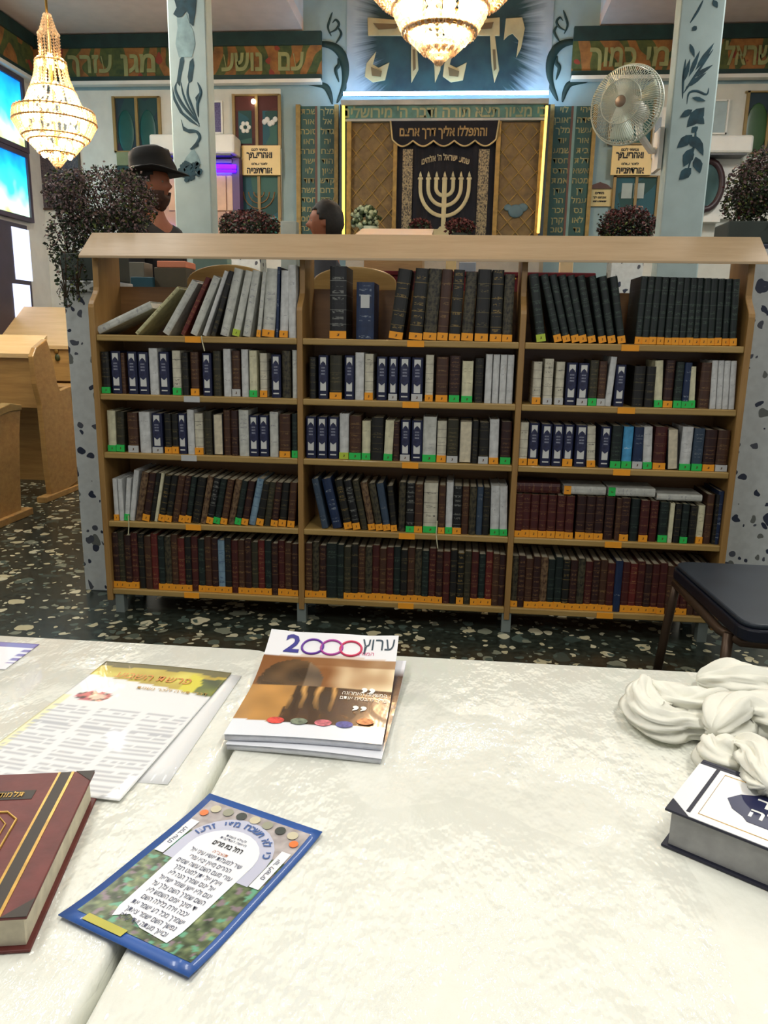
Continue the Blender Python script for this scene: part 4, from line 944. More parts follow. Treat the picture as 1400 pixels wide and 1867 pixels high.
# books lying flat on the row in the right bay
def lying(px0, px1, pyc, hpx, style, label, tgc, z):
    a = V(px0, pyc, YF+.03); b = V(px1, pyc, YF+.03)
    t = thing('book', label, 'book', (a.x, YF+.03, z+hpx/437.), 0, 'books lying flat on other books', rot=(0, PI/2, 0))
    book_parts(t, hpx/437., b.x-a.x, .15, style, tgc, int(px0))
zl = ZS[3]+238/2.917/437.+.004
lying(940, 1022, 878, 18, 'm', 'dark maroon book lying flat on the maroon set, fourth shelf, right bay', '', zl)
lying(1029, 1106, 878, 15, 'w', 'grey-white book with orange tag lying flat on maroon volumes, fourth shelf', 'O', zl)
lying(1110, 1196, 884, 15, 'w', 'grey-white book with green tag lying flat, middle of three pale ones', 'G', zl)
lying(1199, 1282, 892, 12, 'w', 'grey-white book lying flat above cream-spined books at right, fourth shelf', '', zl-.012)
# ribbon markers hanging out of books
for pts, Yb, lab in (([(234, 940), (235, 958), (234, 975)], YF-.006, 'thin white ribbon hanging over the fourth shelf of the left bay'),
                     ([(797, 950), (795, 975), (797, 992), (798, 1000)], YF-.006, 'thin white ribbon hanging over the fourth shelf of the middle bay'),
                     ([(367, 612), (369, 624), (373, 640)], YF-.006, 'thin cream ribbon hanging over the top shelf of the left bay')):
    mb = MB(); mb.tube([V(x, y, Yb) for x, y in pts], .0022, 6); tag(mb.build('ribbon_marker', plain('ribbon', (206, 204, 170), .6)), lab, 'ribbon', 'ribbon markers hanging from books')

# ------------------------------------------------------------------ behind the bookcase: chairs, table, boxes
def arched_chair(px0, px1, ytop, label):
    Y = 3.78; a = V(px0, 510, Y); b = V(px1, 510, Y); top = V((px0+px1)/2, ytop, Y).z; zb0 = .42
    cx_ = (a.x+b.x)/2; w = b.x-a.x
    t = thing('wooden_chair', label, 'chair', (cx_, Y+.2, zb0), 0, 'wooden chairs behind the bookcase')
    zs0 = V(px0, 514, Y).z
    pts = [(cx_-w/2, zb0+.5), (cx_+w/2, zb0+.5), (cx_+w/2, zs0)]+[(cx_+w/2*math.cos(k*PI/16), zs0+(top-zs0)*math.sin(k*PI/16)) for k in range(1, 16)]+[(cx_-w/2, zs0)]
    MB().prism(pts, 'Y', Y, Y+.025).build('backrest', WOODL, t, bevel=.006)
    MB().box((cx_-w/2, Y+.01, zb0+.44), (cx_+w/2, Y+.42, zb0+.48)).build('seat', WOODL, t, bevel=.01)
    for sx in (-1, 1):
        MB().box((cx_+sx*(w/2-.02)-.02, Y, zb0), (cx_+sx*(w/2-.02)+.02, Y+.04, zb0+.7)).build('leg', WOODL, t)
        MB().box((cx_+sx*(w/2-.02)-.02, Y+.36, zb0), (cx_+sx*(w/2-.02)+.02, Y+.40, zb0+.45)).build('leg', WOODL, t)
arched_chair(340, 492, 482, 'arched light wooden chair back seen above the leaning white books')
arched_chair(570, 722, 486, 'arched light wooden chair back seen behind the two upright books in middle bay')
REDV = plain('red_velvet', (92, 22, 30), .9, var=.3)
tb = thing('reading_table', 'reading table draped in dark red velvet behind the bookcase', 'table', (-.05, 4.85, .42))
MB().box((-.62, 4.64, .5), (.75, 5.25, 1.60)).build('drape', REDV, tb, bevel=.01)
MB().box((-.63, 4.63, 1.60), (.76, 5.26, 1.625)).build('tabletop', REDV, tb, bevel=.006)
for x in (-.58, .7):
    for y in (4.69, 5.2): MB().box((x-.03, y-.03, .42), (x+.03, y+.03, .5)).build('leg', WOODB, tb)
mb = MB(); random.seed(9)
for k in range(38):
    x = -.60+k*.035; mb.ball((x, 4.624, 1.585+.012*math.sin(k*1.7)), .006, 6, 4)
mb.build('gold_tassels', plain('gold_shine', (220, 180, 90), .2, .8, var=0), tb)
a = V(645, 433, 4.66); b = V(786, 433, 4.66)
ls = thing('table_lectern', 'light wooden lectern top rising just above the bookcase in the middle', 'lectern', ((a.x+b.x)/2, 4.85, 1.626))
MB().prism([(4.66, a.z-.01), (4.66, a.z+.012), (5.06, a.z+.10), (5.06, a.z+.08)], 'X', a.x, b.x).build('slanted_top', WOODPT, ls)
MB().box((a.x+.05, 4.75, 1.626), (b.x-.05, 5.0, a.z+.005)).build('body', WOODP, ls)
def smallbox(px0, py0, px1, py1, Y, dep, m, label, zfloor=None, name='box', cat='box', grp='small boxes behind the bookcase'):
    a = V(px0, py1, Y); b = V(px1, py0, Y); z0 = zfloor if zfloor is not None else a.z
    o = MB().box((a.x, Y, z0), (b.x, Y+dep, b.z)).build(name, m, bevel=.004); return tag(o, label, cat, grp)
rt2 = thing('side_table', 'low brown side table behind the left bay of the bookcase', 'table', (-1.41, 4.11, .42))
MB().box((-1.70, 4.0, 1.42), (-1.36, 4.2, 1.45)).build('tabletop', WOODB, rt2)
for x in (-1.67, -1.39):
    for y in (4.03, 4.17): MB().box((x-.02, y-.02, .42), (x+.02, y+.02, 1.42)).build('leg', WOODB, rt2)
smallbox(222, 478, 262, 520, 4.04, .12, plain('grey_box', (110, 108, 96), .7), 'greyish box seen behind the top left shelf', 1.451)
smallbox(282, 488, 338, 520, 4.04, .16, plain('dark_carton', (74, 68, 52), .7), 'dark carton with salmon lid behind the top left shelf', 1.451)
smallbox(286, 476, 338, 487.5, 4.04, .16, plain('salmon_lid', (206, 128, 96), .7), 'salmon pink tray on the dark carton behind the left bay', None, 'tray', 'tray')
smallbox(238, 505, 278, 520, 4.005, .03, plain('teal_folder', (28, 74, 88), .6), 'dark teal folder behind the top left shelf', 1.451, 'folder', 'folder')
zt2 = 1.626
smallbox(352, 470, 414, 500, 4.98, .1, plain('pale_teal_box', (128, 158, 148), .7), 'pale teal cloth covered stand seen above the arched chair back in left bay', .4205, 'covered_stand', 'stand')
for (x0, y0, x1, y1, c, lab) in ((812, 470, 832, 500, (222, 196, 140), 'cream carton behind the black books in the middle bay'), (1020, 470, 1046, 500, (220, 196, 150), 'cream carton seen above the dark volumes in the right bay'),
                              (836, 478, 868, 500, (150, 160, 170), 'greyish blue carton behind the middle bay')):
    smallbox(x0, y0, x1, y1, 4.66, .06, plain('carton_%d' % x0, c, .7), lab, 1.6262)

# flower vase in front of the ark, reddish bushes
t = thing('flower_vase', 'glass vase with pale green flowers in front of the ark left panel', 'vase', V(672, 440, 6.9))
c0 = V(672, 425, 6.9)
MB().lathe([(.05, V(766, 414, 6.9).z-.160-c0.z), (.06, -.1), (.075, .0), (.085, .05)], c0, 14).build('vase', plain('vase_glass', (160, 176, 160), .15, coat=.4), t, smooth=True)
mb = MB(); random.seed(21)
for k in range(160):
    d = Vector((random.gauss(0, 1), random.gauss(0, 1), random.gauss(0, 1))).normalized(); p = c0+Vector((-.02, 0, .11))+Vector((d.x*.13, d.y*.1, d.z*.11))*random.uniform(.5, 1)
    mb.mat(0 if random.random() < .6 else 1); mb.ball(p, random.uniform(.012, .026), 6, 4)
mb.build('flowers', [plain('flower_white', (150, 164, 136), .7), LG[0]], t)
for px, lab in ((766, 'small reddish brown plant at the foot of the curtain, left of menorah base'), (838, 'small reddish brown plant at the foot of the curtain, right of menorah base')):
    pp = V(px, 414, 6.9); pp.z = V(766, 414, 6.9).z; plant(lab, (pp.x, 6.9, pp.z-.16), [B(px, 413, 6.9, 20 if px < 800 else 27, 14)], 500, .03, (.3, 1, 0, .5, 0, 5), (1, 2, 0, .2, 0, 5), (lambda q: (lambda t: MB().lathe([(.05, -.16), (.07, -.05)], q, 12).build('pot', POTM, t)))(pp), 'small plants before the ark', seed=px)
stp = MB().box((V(630, 440, 6.7).x, 6.7, 0), (V(985, 440, 6.7).x, 7.1, V(766, 414, 6.9).z-.161)); tag(stp.build('ark_steps', plain('steps_stone', (150, 146, 136), .5)), 'stone ledge in front of the ark hidden behind the bookcase', 'ledge')

# ------------------------------------------------------------------ chandeliers
BULB = plain('bulb_glow', (255, 222, 170), .4, var=0, emit=14)
def crystalm():
    m, nt, b = newmat('crystal_beads'); nt.nodes.remove(b); out = nt.nodes['Material Output']
    t = N(nt, 'ShaderNodeBsdfTranslucent'); t.inputs[0].default_value = lin((186, 160, 126))
    g = N(nt, 'ShaderNodeBsdfGlossy'); g.inputs['Roughness'].default_value = .12; g.inputs[0].default_value = (1, .93, .8, 1)
    x = N(nt, 'ShaderNodeMixShader'); x.inputs[0].default_value = .35; nt.links.new(t.outputs[0], x.inputs[1]); nt.links.new(g.outputs[0], x.inputs[2])
    tr = N(nt, 'ShaderNodeBsdfTransparent'); y = N(nt, 'ShaderNodeMixShader'); y.inputs[0].default_value = .72
    nt.links.new(tr.outputs[0], y.inputs[1]); nt.links.new(x.outputs[0], y.inputs[2]); nt.links.new(y.outputs[0], out.inputs[0]); return m
CRY = crystalm(); BRASS = plain('brass', (190, 150, 80), .3, .8, var=.1)
def chandelier(label, x, y, zb, R, tiers, power, zceil, nseg=26, grp='crystal chandeliers'):
    """tiers: (z above zb, radius factor) outline from the bottom finial upward; strands of beads run between rings"""
    t = thing('crystal_chandelier', label, 'chandelier', (x, y, zceil), 0, grp)
    mb = MB(); rr = MB(); bl = MB()
    def octa(p, r, h):
        mb.add([p+Vector((r, 0, 0)), p+Vector((0, r, 0)), p+Vector((-r, 0, 0)), p+Vector((0, -r, 0)), p+Vector((0, 0, h)), p+Vector((0, 0, -h))],
               [(0, 1, 4), (1, 2, 4), (2, 3, 4), (3, 0, 4), (1, 0, 5), (2, 1, 5), (3, 2, 5), (0, 3, 5)])
    for i in range(len(tiers)-1):
        z0, r0, sag = tiers[i]; z1, r1, _ = tiers[i+1]
        n = max(10, int(nseg*1.4*max(r0, r1))); L_ = math.hypot(z1-z0, (r1-r0)*R); nb = max(2, int(L_/(R*.065)))
        for k in range(n):
            a = 2*PI*(k+.5*(i % 2))/n
            for j in range(nb+1):
                f = j/nb; r_ = (r0+(r1-r0)*f-sag*math.sin(f*PI))*R; z = zb+z0+(z1-z0)*f
                octa(Vector((x+r_*math.cos(a), y+r_*math.sin(a), z)), R*.04, R*.052)
    for (z0, r0, s_) in tiers[1:]:
        if r0 > .25 and s_ >= 0: rr.tube([(x+r0*R*math.cos(k*PI/16), y+r0*R*math.sin(k*PI/16), zb+z0) for k in range(32)], R*.022, 6, closed=True)
    for (z0, r0, s_) in tiers[1:]:
        if r0 > .28:
            nb = max(4, int(10*r0))
            for k in range(nb):
                a = 2*PI*(k+.3)/nb; MB().ball((x+r0*R*.72*math.cos(a), y+r0*R*.72*math.sin(a), zb+z0+.0), R*.085, 8, 6, (1, 1, 1.5)).build('bulb', BULB, t, smooth=True)
    ztop = zb+tiers[-1][0]
    rr.tube([(x, y, ztop), (x, y, zceil)], .008, 6); rr.lathe([(.06, -.06), (.05, -.02), (.06, 0)], (x, y, zceil-.001), 14)
    rr.tube([(x, y, zb+.03), (x, y, ztop)], .010, 6)
    mb.build('crystal_strands', CRY, t); rr.build('brass_frame', BRASS, t, smooth=True)
    l = bpy.data.lights.new('chandelier_light', 'POINT'); l.energy = power; l.color = (1, .88, .72); l.shadow_soft_size = R*.5
    o = bpy.data.objects.new('chandelier_light', l); o.location = (x, y, zb+tiers[len(tiers)//2][0]); C.objects.link(o)
p0 = V(97, 305, 5.0); p1 = V(95, 28, 5.0)
H_ = p1.z-p0.z
chandelier('long crystal chandelier glowing warm in the upper left corner', (p0.x+p1.x)/2, 5.0, p0.z, .245,
           [(0, .05, 0), (H_*.09, .28, 0), (H_*.09+.001, .42, 0), (H_*.17, .66, 0), (H_*.20, .80, 0), (H_*.30, 1.0, 0), (H_*.375, .96, 0), (H_*.385, .72, 0), (H_*.52, .52, .04), (H_*.70, .36, 0), (H_*.72, .24, 0), (H_*.88, .24, 0), (H_*.90, .19, 0), (H_*1.0, .08, 0)], 34, ZC, 30)
p0 = V(800, 112, 5.5)
chandelier('large crystal chandelier glowing warm at the top centre', p0.x+.0, 5.5, p0.z, .50,
           [(0, .04, 0), (.06, .16, 0), (.065, .22, 0), (.16, .42, 0), (.165, .46, 0), (.30, .60, 0), (.36, .62, 0), (.37, .80, 0), (.47, 1.0, 0), (.56, .98, 0), (.57, .7, 0), (.85, .4, .05), (1.2, .3, 0)], 55, 5.1, 44)

# ------------------------------------------------------------------ fan
YFN = 5.12; fc = V(1142, 192, YFN)
fan = thing('wall_fan', 'white round caged fan on the right, in front of the painted frieze', 'fan', (1.2, 5.3, fc.z-.2))
R1 = (V(1195, 192, YFN).x-V(1090, 192, YFN).x)/2*.98; Rz = V(1142, 119, YFN).z-V(1142, 265, YFN).z; Rz /= 2
cagem = plain('fan_cage', (196, 204, 190), .4, .1, var=0); mb = MB()
ty = .34   # turned a little
rotf = Matrix.Rotation(-.55, 4, 'Z')
def FP(a, r, d): 
    v = rotf @ Vector((math.cos(a)*r, d, math.sin(a)*r)); return fc+v
Rr = Rz
for k in range(96):
    a = 2*PI*k/96
    mb.tube([FP(a, Rr*.16, -.10), FP(a+.12, Rr*.55, -.095), FP(a+.2, Rr*.9, -.06), FP(a+.2, Rr, 0)], .0022, 4)
    if k % 2 == 0: mb.tube([FP(a, Rr, 0), FP(a, Rr*.8, .09), FP(a, Rr*.3, .12)], .002, 4)
for r_, d_ in ((Rr, 0), (Rr*.96, -.03), (Rr*.16, -.1), (Rr*.55, -.096)): mb.tube([FP(2*PI*k/48, r_, d_) for k in range(48)], .006 if r_ == Rr else .003, 6, closed=True)
mb.build('cage', cagem, fan)
mb = MB()
for k in range(3):
    a0 = k*2*PI/3+.4; pts = []; n = 8
    for j in range(n+1):
        f = j/n; r_ = Rr*(.14+.76*f); wdt = .34+.42*math.sin(f*PI*.8)
        pts.append((FP(a0-wdt*.5, r_, -.02), FP(a0+wdt*.5, r_, .04)))
    o0 = len(mb.v)
    mb.add([q for p_ in pts for q in p_], [(2*j, 2*j+1, 2*j+3, 2*j+2) for j in range(n)])
b_ = mb.build('fan_blade', plain('fan_blade', (184, 196, 180), .35, var=0), fan, smooth=True); so = b_.modifiers.new('s', 'SOLIDIFY'); so.thickness = .003
mb = MB()
pa = [FP(0, 0, d) for d in (-.105, -.04, .02)]
mb.tube(pa, [.03, .045, .04], 16); mb.build('hub', plain('fan_hub', (150, 130, 110), .4, var=0), fan, smooth=True)
mb = MB(); mb.tube([FP(0, 0, .05), FP(0, 0, .24)], [.07, .06], 16); mb.build('motor', WHITE, fan, smooth=True)
mb = MB(); q = FP(0, 0, .2); mb.tube([q, q+Vector((.02, .0, -.12)), (1.16, 5.36, q.z-.2), (1.214, 5.36, q.z-.2)], .022, 10); mb.box((1.19, 5.28, q.z-.32), (1.2145, 5.44, q.z-.08)); mb.build('wall_bracket', WHITE, fan, smooth=False)

# ------------------------------------------------------------------ people
SKIN = plain('skin', (150, 92, 64), .6, var=.08); SUIT = plain('dark_suit', (18, 19, 24), .8, var=.2); FELT = plain('black_felt', (13, 12, 9), .9, var=.2)
HAIR = plain('dark_hair', (26, 22, 16), .7, var=.4, scale=60)
def skin_obj(name, joints, edges, m, parent, sub=2):
    me = bpy.data.meshes.new(name); me.from_pydata([j[0] for j in joints], edges, []); me.update(); me.materials.append(m)
    o = bpy.data.objects.new(name, me); C.objects.link(o); o.parent = parent
    o.modifiers.new('skin', 'SKIN'); sv = me.skin_vertices.new(name='') if len(me.skin_vertices) == 0 else me.skin_vertices[0]
    for i, j in enumerate(joints):
        r = j[1]; sv.data[i].radius = r if isinstance(r, tuple) else (r, r)
    sv.data[0].use_root = True
    s_ = o.modifiers.new('sub', 'SUBSURF'); s_.levels = sub; s_.render_levels = sub
    dg = bpy.context.evaluated_depsgraph_get(); m2 = bpy.data.meshes.new_from_object(o.evaluated_get(dg))
    o.modifiers.clear(); o.data = m2; m2.name = name
    if not m2.materials: m2.materials.append(m)
    for pl_ in m2.polygons: pl_.use_smooth = True; pl_.material_index = 0
    return o
def person(label, loc, rz, height, hatted, suit, hair_long=False):
    k = height/1.75; t = thing('person', label, 'person', loc, rz)
    s = lambda x, y, z: (x*k, y*k, z*k)      # local: facing +X
    J = [(s(0, 0, .98), .10*k), (s(0, 0, 1.15), .11*k), (s(0, 0, 1.36), .12*k), (s(0, 0, 1.46), .065*k), (s(.01, 0, 1.53), .052*k), (s(.01, 0, 1.60), .06*k)]
    E_ = [(0, 1), (1, 2), (2, 3), (3, 4), (4, 5)]
    for sg in (-1, 1):
        b0 = len(J)
        J += [(s(0, .18*sg, 1.40), .055*k), (s(.02, .22*sg, 1.12), .042*k), (s(.18, .20*sg, .96), .032*k), (s(.25, .195*sg, .93), .03*k)]
        E_ += [(2, b0), (b0, b0+1), (b0+1, b0+2), (b0+2, b0+3)]
        for fi, (dy, L_) in enumerate(((-.028, .075), (-.01, .085), (.01, .08), (.027, .065))):
            c0 = len(J); J += [(s(.29, .195*sg+dy, .92), .009*k), (s(.29+L_*.6, .195*sg+dy, .905), .008*k), (s(.29+L_, .195*sg+dy, .88), .007*k)]
            E_ += [(b0+3, c0), (c0, c0+1), (c0+1, c0+2)]
        c0 = len(J); J += [(s(.27, .195*sg-.045*sg, .94), .010*k), (s(.31, .195*sg-.06*sg, .93), .009*k)]; E_ += [(b0+3, c0), (c0, c0+1)]
        b0 = len(J); J += [(s(0, .09*sg, .90), .085*k), (s(.01, .10*sg, .50), .055*k), (s(0, .10*sg, .09), .038*k), (s(.14, .11*sg, .04), .03*k)]
        E_ += [(0, b0), (b0, b0+1), (b0+1, b0+2), (b0+2, b0+3)]
    body = skin_obj('body', J, E_, SKIN, t)
    # head sculpted on a sphere, joined to the body and fused
    bm = bmesh.new(); bm.from_mesh(body.data)
    hc = Vector(s(.015, 0, 1.635)); hs = bmesh.ops.create_uvsphere(bm, u_segments=36, v_segments=28, radius=1)['verts']
    for v in hs:
        n = v.co.copy(); x, y, z = n
        X = x*.098; Y_ = y*.076; Z = z*.120
        if z < 0: Y_ *= 1-.28*(-z); X *= 1-.10*(-z)
        if x > 0:
            X -= .006*math.exp(-((z-.05)/.16)**2)*math.exp(-(abs(y)-.35)**2/.02)          # eye sockets
            X += .026*math.exp(-((z+.16)/.13)**2)*math.exp(-(y/.13)**2)                    # nose tip
            X += .012*math.exp(-((z+.02)/.16)**2)*math.exp(-(y/.10)**2)                    # bridge
            X += .007*math.exp(-((z+.46)/.06)**2)*math.exp(-(y/.26)**2)+.006*math.exp(-((z+.58)/.05)**2)*math.exp(-(y/.24)**2)
            X += .016*math.exp(-((z+.84)/.12)**2)*math.exp(-(y/.35)**2)+.004*math.exp(-((z-.28)/.1)**2)
        v.co = hc+Vector((X, Y_, Z))*k
    for sg in (-1, 1):
        es = bmesh.ops.create_uvsphere(bm, u_segments=12, v_segments=8, radius=1)['verts']
        for v in es: v.co = hc+Vector((-.004+v.co.x*.018, sg*.078+v.co.y*.010, -.005+v.co.z*.03))*k
    bm.to_mesh(body.data); bm.free()
    rm = body.modifiers.new('fuse', 'REMESH'); rm.mode = 'VOXEL'; rm.voxel_size = .007; rm.use_smooth_shade = True
    # eyes
    mb = MB()
    for sg in (-1, 1): mb.ball(hc+Vector((.078, sg*.030, .008))*k, .010*k, 10, 8)
    mb.build('eyes', plain('eye', (120, 108, 96), .2, var=0), t, smooth=True, local=True)
    # clothes
    CJ = [(s(0, 0, .92), (.135*k, .17*k)), (s(0, 0, 1.15), (.13*k, .165*k)), (s(0, 0, 1.36), (.135*k, .18*k)), (s(0, 0, 1.455), (.085*k, .085*k))]
    CE = [(0, 1), (1, 2), (2, 3)]
    for sg in (-1, 1):
        b0 = len(CJ); CJ += [(s(0, .19*sg, 1.385), .075*k), (s(.02, .235*sg, 1.12), .062*k), (s(.17, .21*sg, .965), .05*k)]; CE += [(2, b0), (b0, b0+1), (b0+1, b0+2)]
    skin_obj('jacket', CJ, CE, suit, t)
    TJ = [(s(0, 0, .93), .12*k)]; TE = []
    for sg in (-1, 1):
        b0 = len(TJ); TJ += [(s(0, .10*sg, .86), .105*k), (s(.01, .105*sg, .5), .08*k), (s(0, .105*sg, .09), .062*k)]; TE += [(0, b0), (b0, b0+1), (b0+1, b0+2)]
    skin_obj('trousers', TJ, TE, suit, t)
    for sg in (-1, 1):
        MB().ball(s(.07, .105*sg, .045), .05*k, 14, 8, (2.5, .95, .85)).build('shoe', BLACK, t, smooth=True, local=True)
    # hair
    bm = bmesh.new(); hv = bmesh.ops.create_uvsphere(bm, u_segments=32, v_segments=24, radius=1)['verts']; dele = []
    for v in hv:
        x, y, z = v.co
        r_ = 1+.05*mnoise.noise(Vector((x, y, z))*5)+.03*mnoise.noise(Vector((x, y, z))*14)
        if (x > .55 and z < .42) or (x > .12 and z < -.02) or z < (-.85 if hair_long else -.5): dele.append(v)
        v.co = hc+Vector((-.008+x*.108*r_, y*.088*r_, .008+z*.128*r_))*k
    bmesh.ops.delete(bm, geom=dele, context='VERTS'); me = bpy.data.meshes.new('hair'); bm.to_mesh(me); bm.free(); me.materials.append(HAIR)
    for pl_ in me.polygons: pl_.use_smooth = True
    h_ = bpy.data.objects.new('hair', me); C.objects.link(h_); h_.parent = t; so = h_.modifiers.new('s', 'SOLIDIFY'); so.thickness = .012*k
    if hatted:
        bm = bmesh.new(); hv = bmesh.ops.create_uvsphere(bm, u_segments=28, v_segments=20, radius=1)['verts']; dele = []
        for v in hv:
            x, y, z = v.co; r_ = 1+.06*mnoise.noise(Vector((x, y, z))*7)
            if z > -.12 or x < -.25 or (x > .9 and z > -.3): dele.append(v)
            v.co = hc+Vector((.012+x*.092*r_, y*.080*r_, -.02+z*.135*r_))*k
        bmesh.ops.delete(bm, geom=dele, context='VERTS'); me = bpy.data.meshes.new('beard'); bm.to_mesh(me); bm.free(); me.materials.append(plain('beard_brown', (62, 38, 24), .8, var=.4, scale=50))
        for pl_ in me.polygons: pl_.use_smooth = True
        h2 = bpy.data.objects.new('beard', me); C.objects.link(h2); h2.parent = t; so = h2.modifiers.new('s', 'SOLIDIFY'); so.thickness = .014*k
        hat = MB(); prof = [(.155, -.004), (.158, .002), (.150, .006), (.112, .008), (.108, .02), (.104, .07), (.098, .115), (.080, .128), (.05, .118), (.02, .105)]
        hat.lathe(prof, (0, 0, 0), 36, 1.16, .98)
        for i in range(len(hat.v)):
            x, y, z = hat.v[i]
            if z > .06: z -= .018*math.exp(-(y/.03)**2); y *= 1-.15*max(0, x)/.1
            if z < .03 and x > .1: x *= 1.10
            if z < .01: z += .25*y*y*4*.35-.02*(x > .1)*(x-.1)/.05
            v = Matrix.Rotation(-.15, 4, 'Y') @ Vector((x, y, z)); hat.v[i] = tuple((hc+Vector((.0, 0, .055))*k+v*k*1.05))
        ho = hat.build('hat', FELT, t, smooth=True, local=True)
        bd = MB().tube([hc+Vector((math.cos(a*PI/16)*.126, math.sin(a*PI/16)*.110, .078))*k for a in range(32)], .006, 6, closed=True); bd.build('hat_band', BLACK, ho, smooth=True, local=True)
    return t
p = V(280, 345, 4.6)   # point just below the crown band of the hat
person('man in black hat and dark suit standing behind the plant, facing right', (p.x-.015, 4.6, .42), -.22, 1.78, True, SUIT)
p = V(592, 385, 4.38)
person('dark-haired person behind the bookcase left of the ark, head turned left', (p.x+.02, 4.36, .42), PI+.1, 1.53, False, plain('grey_jacket', (52, 54, 60), .8), True)
pc = V(537, 403, 6.0)
smallbox(512, 403, 540, 470, 6.0, .1, plain('ribbed_grey', (128, 140, 138), .6, var=.1), 'pale grey ribbed cabinet beside the dark-haired person, left of tablet', .4205, 'grey_cabinet', 'cabinet', None)

# ------------------------------------------------------------------ pews on the left
def pew(label, x0, xe, yf, z0, zt0, zt1, dep, seat=True, grp='wooden study desks on the left'):
    """desk: slanted top between x0 (far left) and xe (panel end); yf = front edge"""
    t = thing('study_desk', label, 'desk', ((x0+xe)/2, yf+dep/2, 0), 0, grp)
    MB().prism([(yf, zt0-.025), (yf, zt0), (yf+dep*.85, zt1), (yf+dep*.85, zt1-.025)], 'X', x0, xe-.03).build('slanted_top', WOODPT, t, bevel=.004)
    MB().box((x0, yf+.05, zt0-.32), (xe-.03, yf+.075, zt0-.03)).build('front_board', WOODP, t)
    pts = [(yf-.02, .05), (yf+dep, .05), (yf+dep*.92, zt1-.35), (yf+dep*.5, zt0-.2), (yf+dep*.42, zt0+.03), (yf+dep*.3, zt0+.09), (yf+.05, zt0+.01), (yf-.02, zt0-.08), (yf+.03, .5)]
    MB().prism(pts, 'X', xe-.035, xe).build('end_panel', WOODP, t, bevel=.008)
    MB().box((xe-.05, yf-.06, .0), (xe+.015, yf+dep+.05, .05)).build('foot_rail', WOODP, t, bevel=.006)
    MB().box((x0, yf+dep-.1, zt0-.45), (xe-.03, yf+dep-.06, zt0-.40)).build('shelf', WOODB, t)
    return t
# middle desk with slanted top and end panel
t = thing('study_desk', 'wooden study desk with shaped end panel, left of the terrazzo post', 'desk', (-3.3, 5.6, 0), 0, 'wooden study desks on the left')
xe = -3.008
def SX(px, py, X):
    d = ray(px, py); k = X/d.x; return (d.y*k, CAMZ+d.z*k)
outl = [SX(a_, b_, xe) for a_, b_ in ((95, 912), (88, 860), (82, 800), (76, 740), (66, 700), (60, 650), (66, 634), (85, 618), (92, 640), (98, 665), (105, 700), (110, 712), (128, 704), (130, 715), (147, 873))]
outl = [(y_, max(z_, .0)) for y_, z_ in outl]
MB().prism(outl, 'X', xe-.04, xe).build('end_panel', WOODP, t, bevel=.006)
y0, z0 = SX(58, 653, xe-.05)
MB().prism([(y0, z0), (y0, z0+.03), (y0+.22, z0+.16), (y0+.22, z0+.13)], 'X', -4.0, xe-.042).build('slanted_top', WOODPT, t)
MB().box((-4.0, y0+.03, z0-.36), (xe-.042, y0+.055, z0)).build('front_board', WOODP, t)
y1, z1 = SX(128, 704, -3.05)
MB().box((-4.0, y1-.02, z1-.04), (xe-.042, y1+.30, z1)).build('rear_seat', WOODP, t, bevel=.01)
MB().box((-4.0, y1+.25, 0), (xe-.042, y1+.28, z1-.04)).build('rear_board', WOODP, t)
MB().box((xe-.06, 5.30, 0), (xe+.015, 6.3, .045)).build('foot_rail', WOODP, t, bevel=.006)
# far desk with broad slanted top and brass lock
a = V(0, 628, 6.45); b = V(160, 628, 6.45); c = V(100, 560, 6.95)
t = thing('study_desk', 'far wooden desk with broad slanted top and brass lock, against left wall', 'desk', (-3.4, 6.7, 0), 0, 'wooden study desks on the left')
xr_ = V(132, 628, 6.5).x+.35
MB().prism([(6.45, a.z-.03), (6.45, a.z), (6.95, c.z), (6.95, c.z-.03)], 'X', -4.02, xr_).build('slanted_top', WOODPT, t)
MB().box((-4.02, 6.47, a.z-.30), (xr_, 6.50, a.z-.03)).build('front_board', WOODP, t)
MB().box((-4.02, 6.90, 0), (xr_, 6.93, a.z-.3)).build('back_board', WOODB, t)
MB().box((-4.02, 6.5, a.z-.55), (xr_, 6.9, a.z-.52)).build('shelf', WOODP, t)
MB().box((xr_-.03, 6.47, 0), (xr_, 6.93, a.z-.03)).build('end_panel', WOODP, t)
lk = V(103, 640, 6.47); MB().ball((lk.x, 6.462, lk.z), .022, 12, 8, (1, .4, 1)).build('brass_lock', BRASS, t, smooth=True); MB().ball((lk.x+.008, 6.462, lk.z-.055), .03, 10, 8, (.8, .4, 1)).build('key_tag', plain('green_key_tag', (60, 66, 30), .5), t, smooth=True)
# near bench end at the left edge
t = thing('wooden_bench', 'wooden bench end panel with rounded arm at the left edge of view', 'bench', (-3.2, 4.6, 0))
xe2 = -2.93
o2 = [SX(a_, b_, xe2) for a_, b_ in ((-60, 985), (-60, 775), (-20, 758), (0, 752), (20, 742), (38, 745), (36, 790), (37, 850), (40, 945))]
o2 = [(y_, max(z_, .0)) for y_, z_ in o2]
MB().prism(o2, 'X', xe2-.04, xe2).build('end_panel', WOODP, t, bevel=.006)
o3 = [SX(a_, b_, xe2+.012) for a_, b_ in ((-60, 768), (-20, 752), (0, 744), (20, 735), (40, 738), (40, 748), (20, 750), (0, 759), (-20, 766), (-60, 783))]
MB().prism(o3, 'X', xe2-.06, xe2+.012).build('arm_rail', WOODL, t, bevel=.006)
ym = (o2[0][0]+o2[-1][0])/2
MB().box((-4.0, ym-.2, .42), (xe2-.042, ym+.22, .46)).build('seat', WOODP, t)
MB().box((xe2-.06, o2[0][0], 0), (xe2+.03, o2[-1][0]+.10, .05)).build('foot_rail', WOODP, t, bevel=.006)

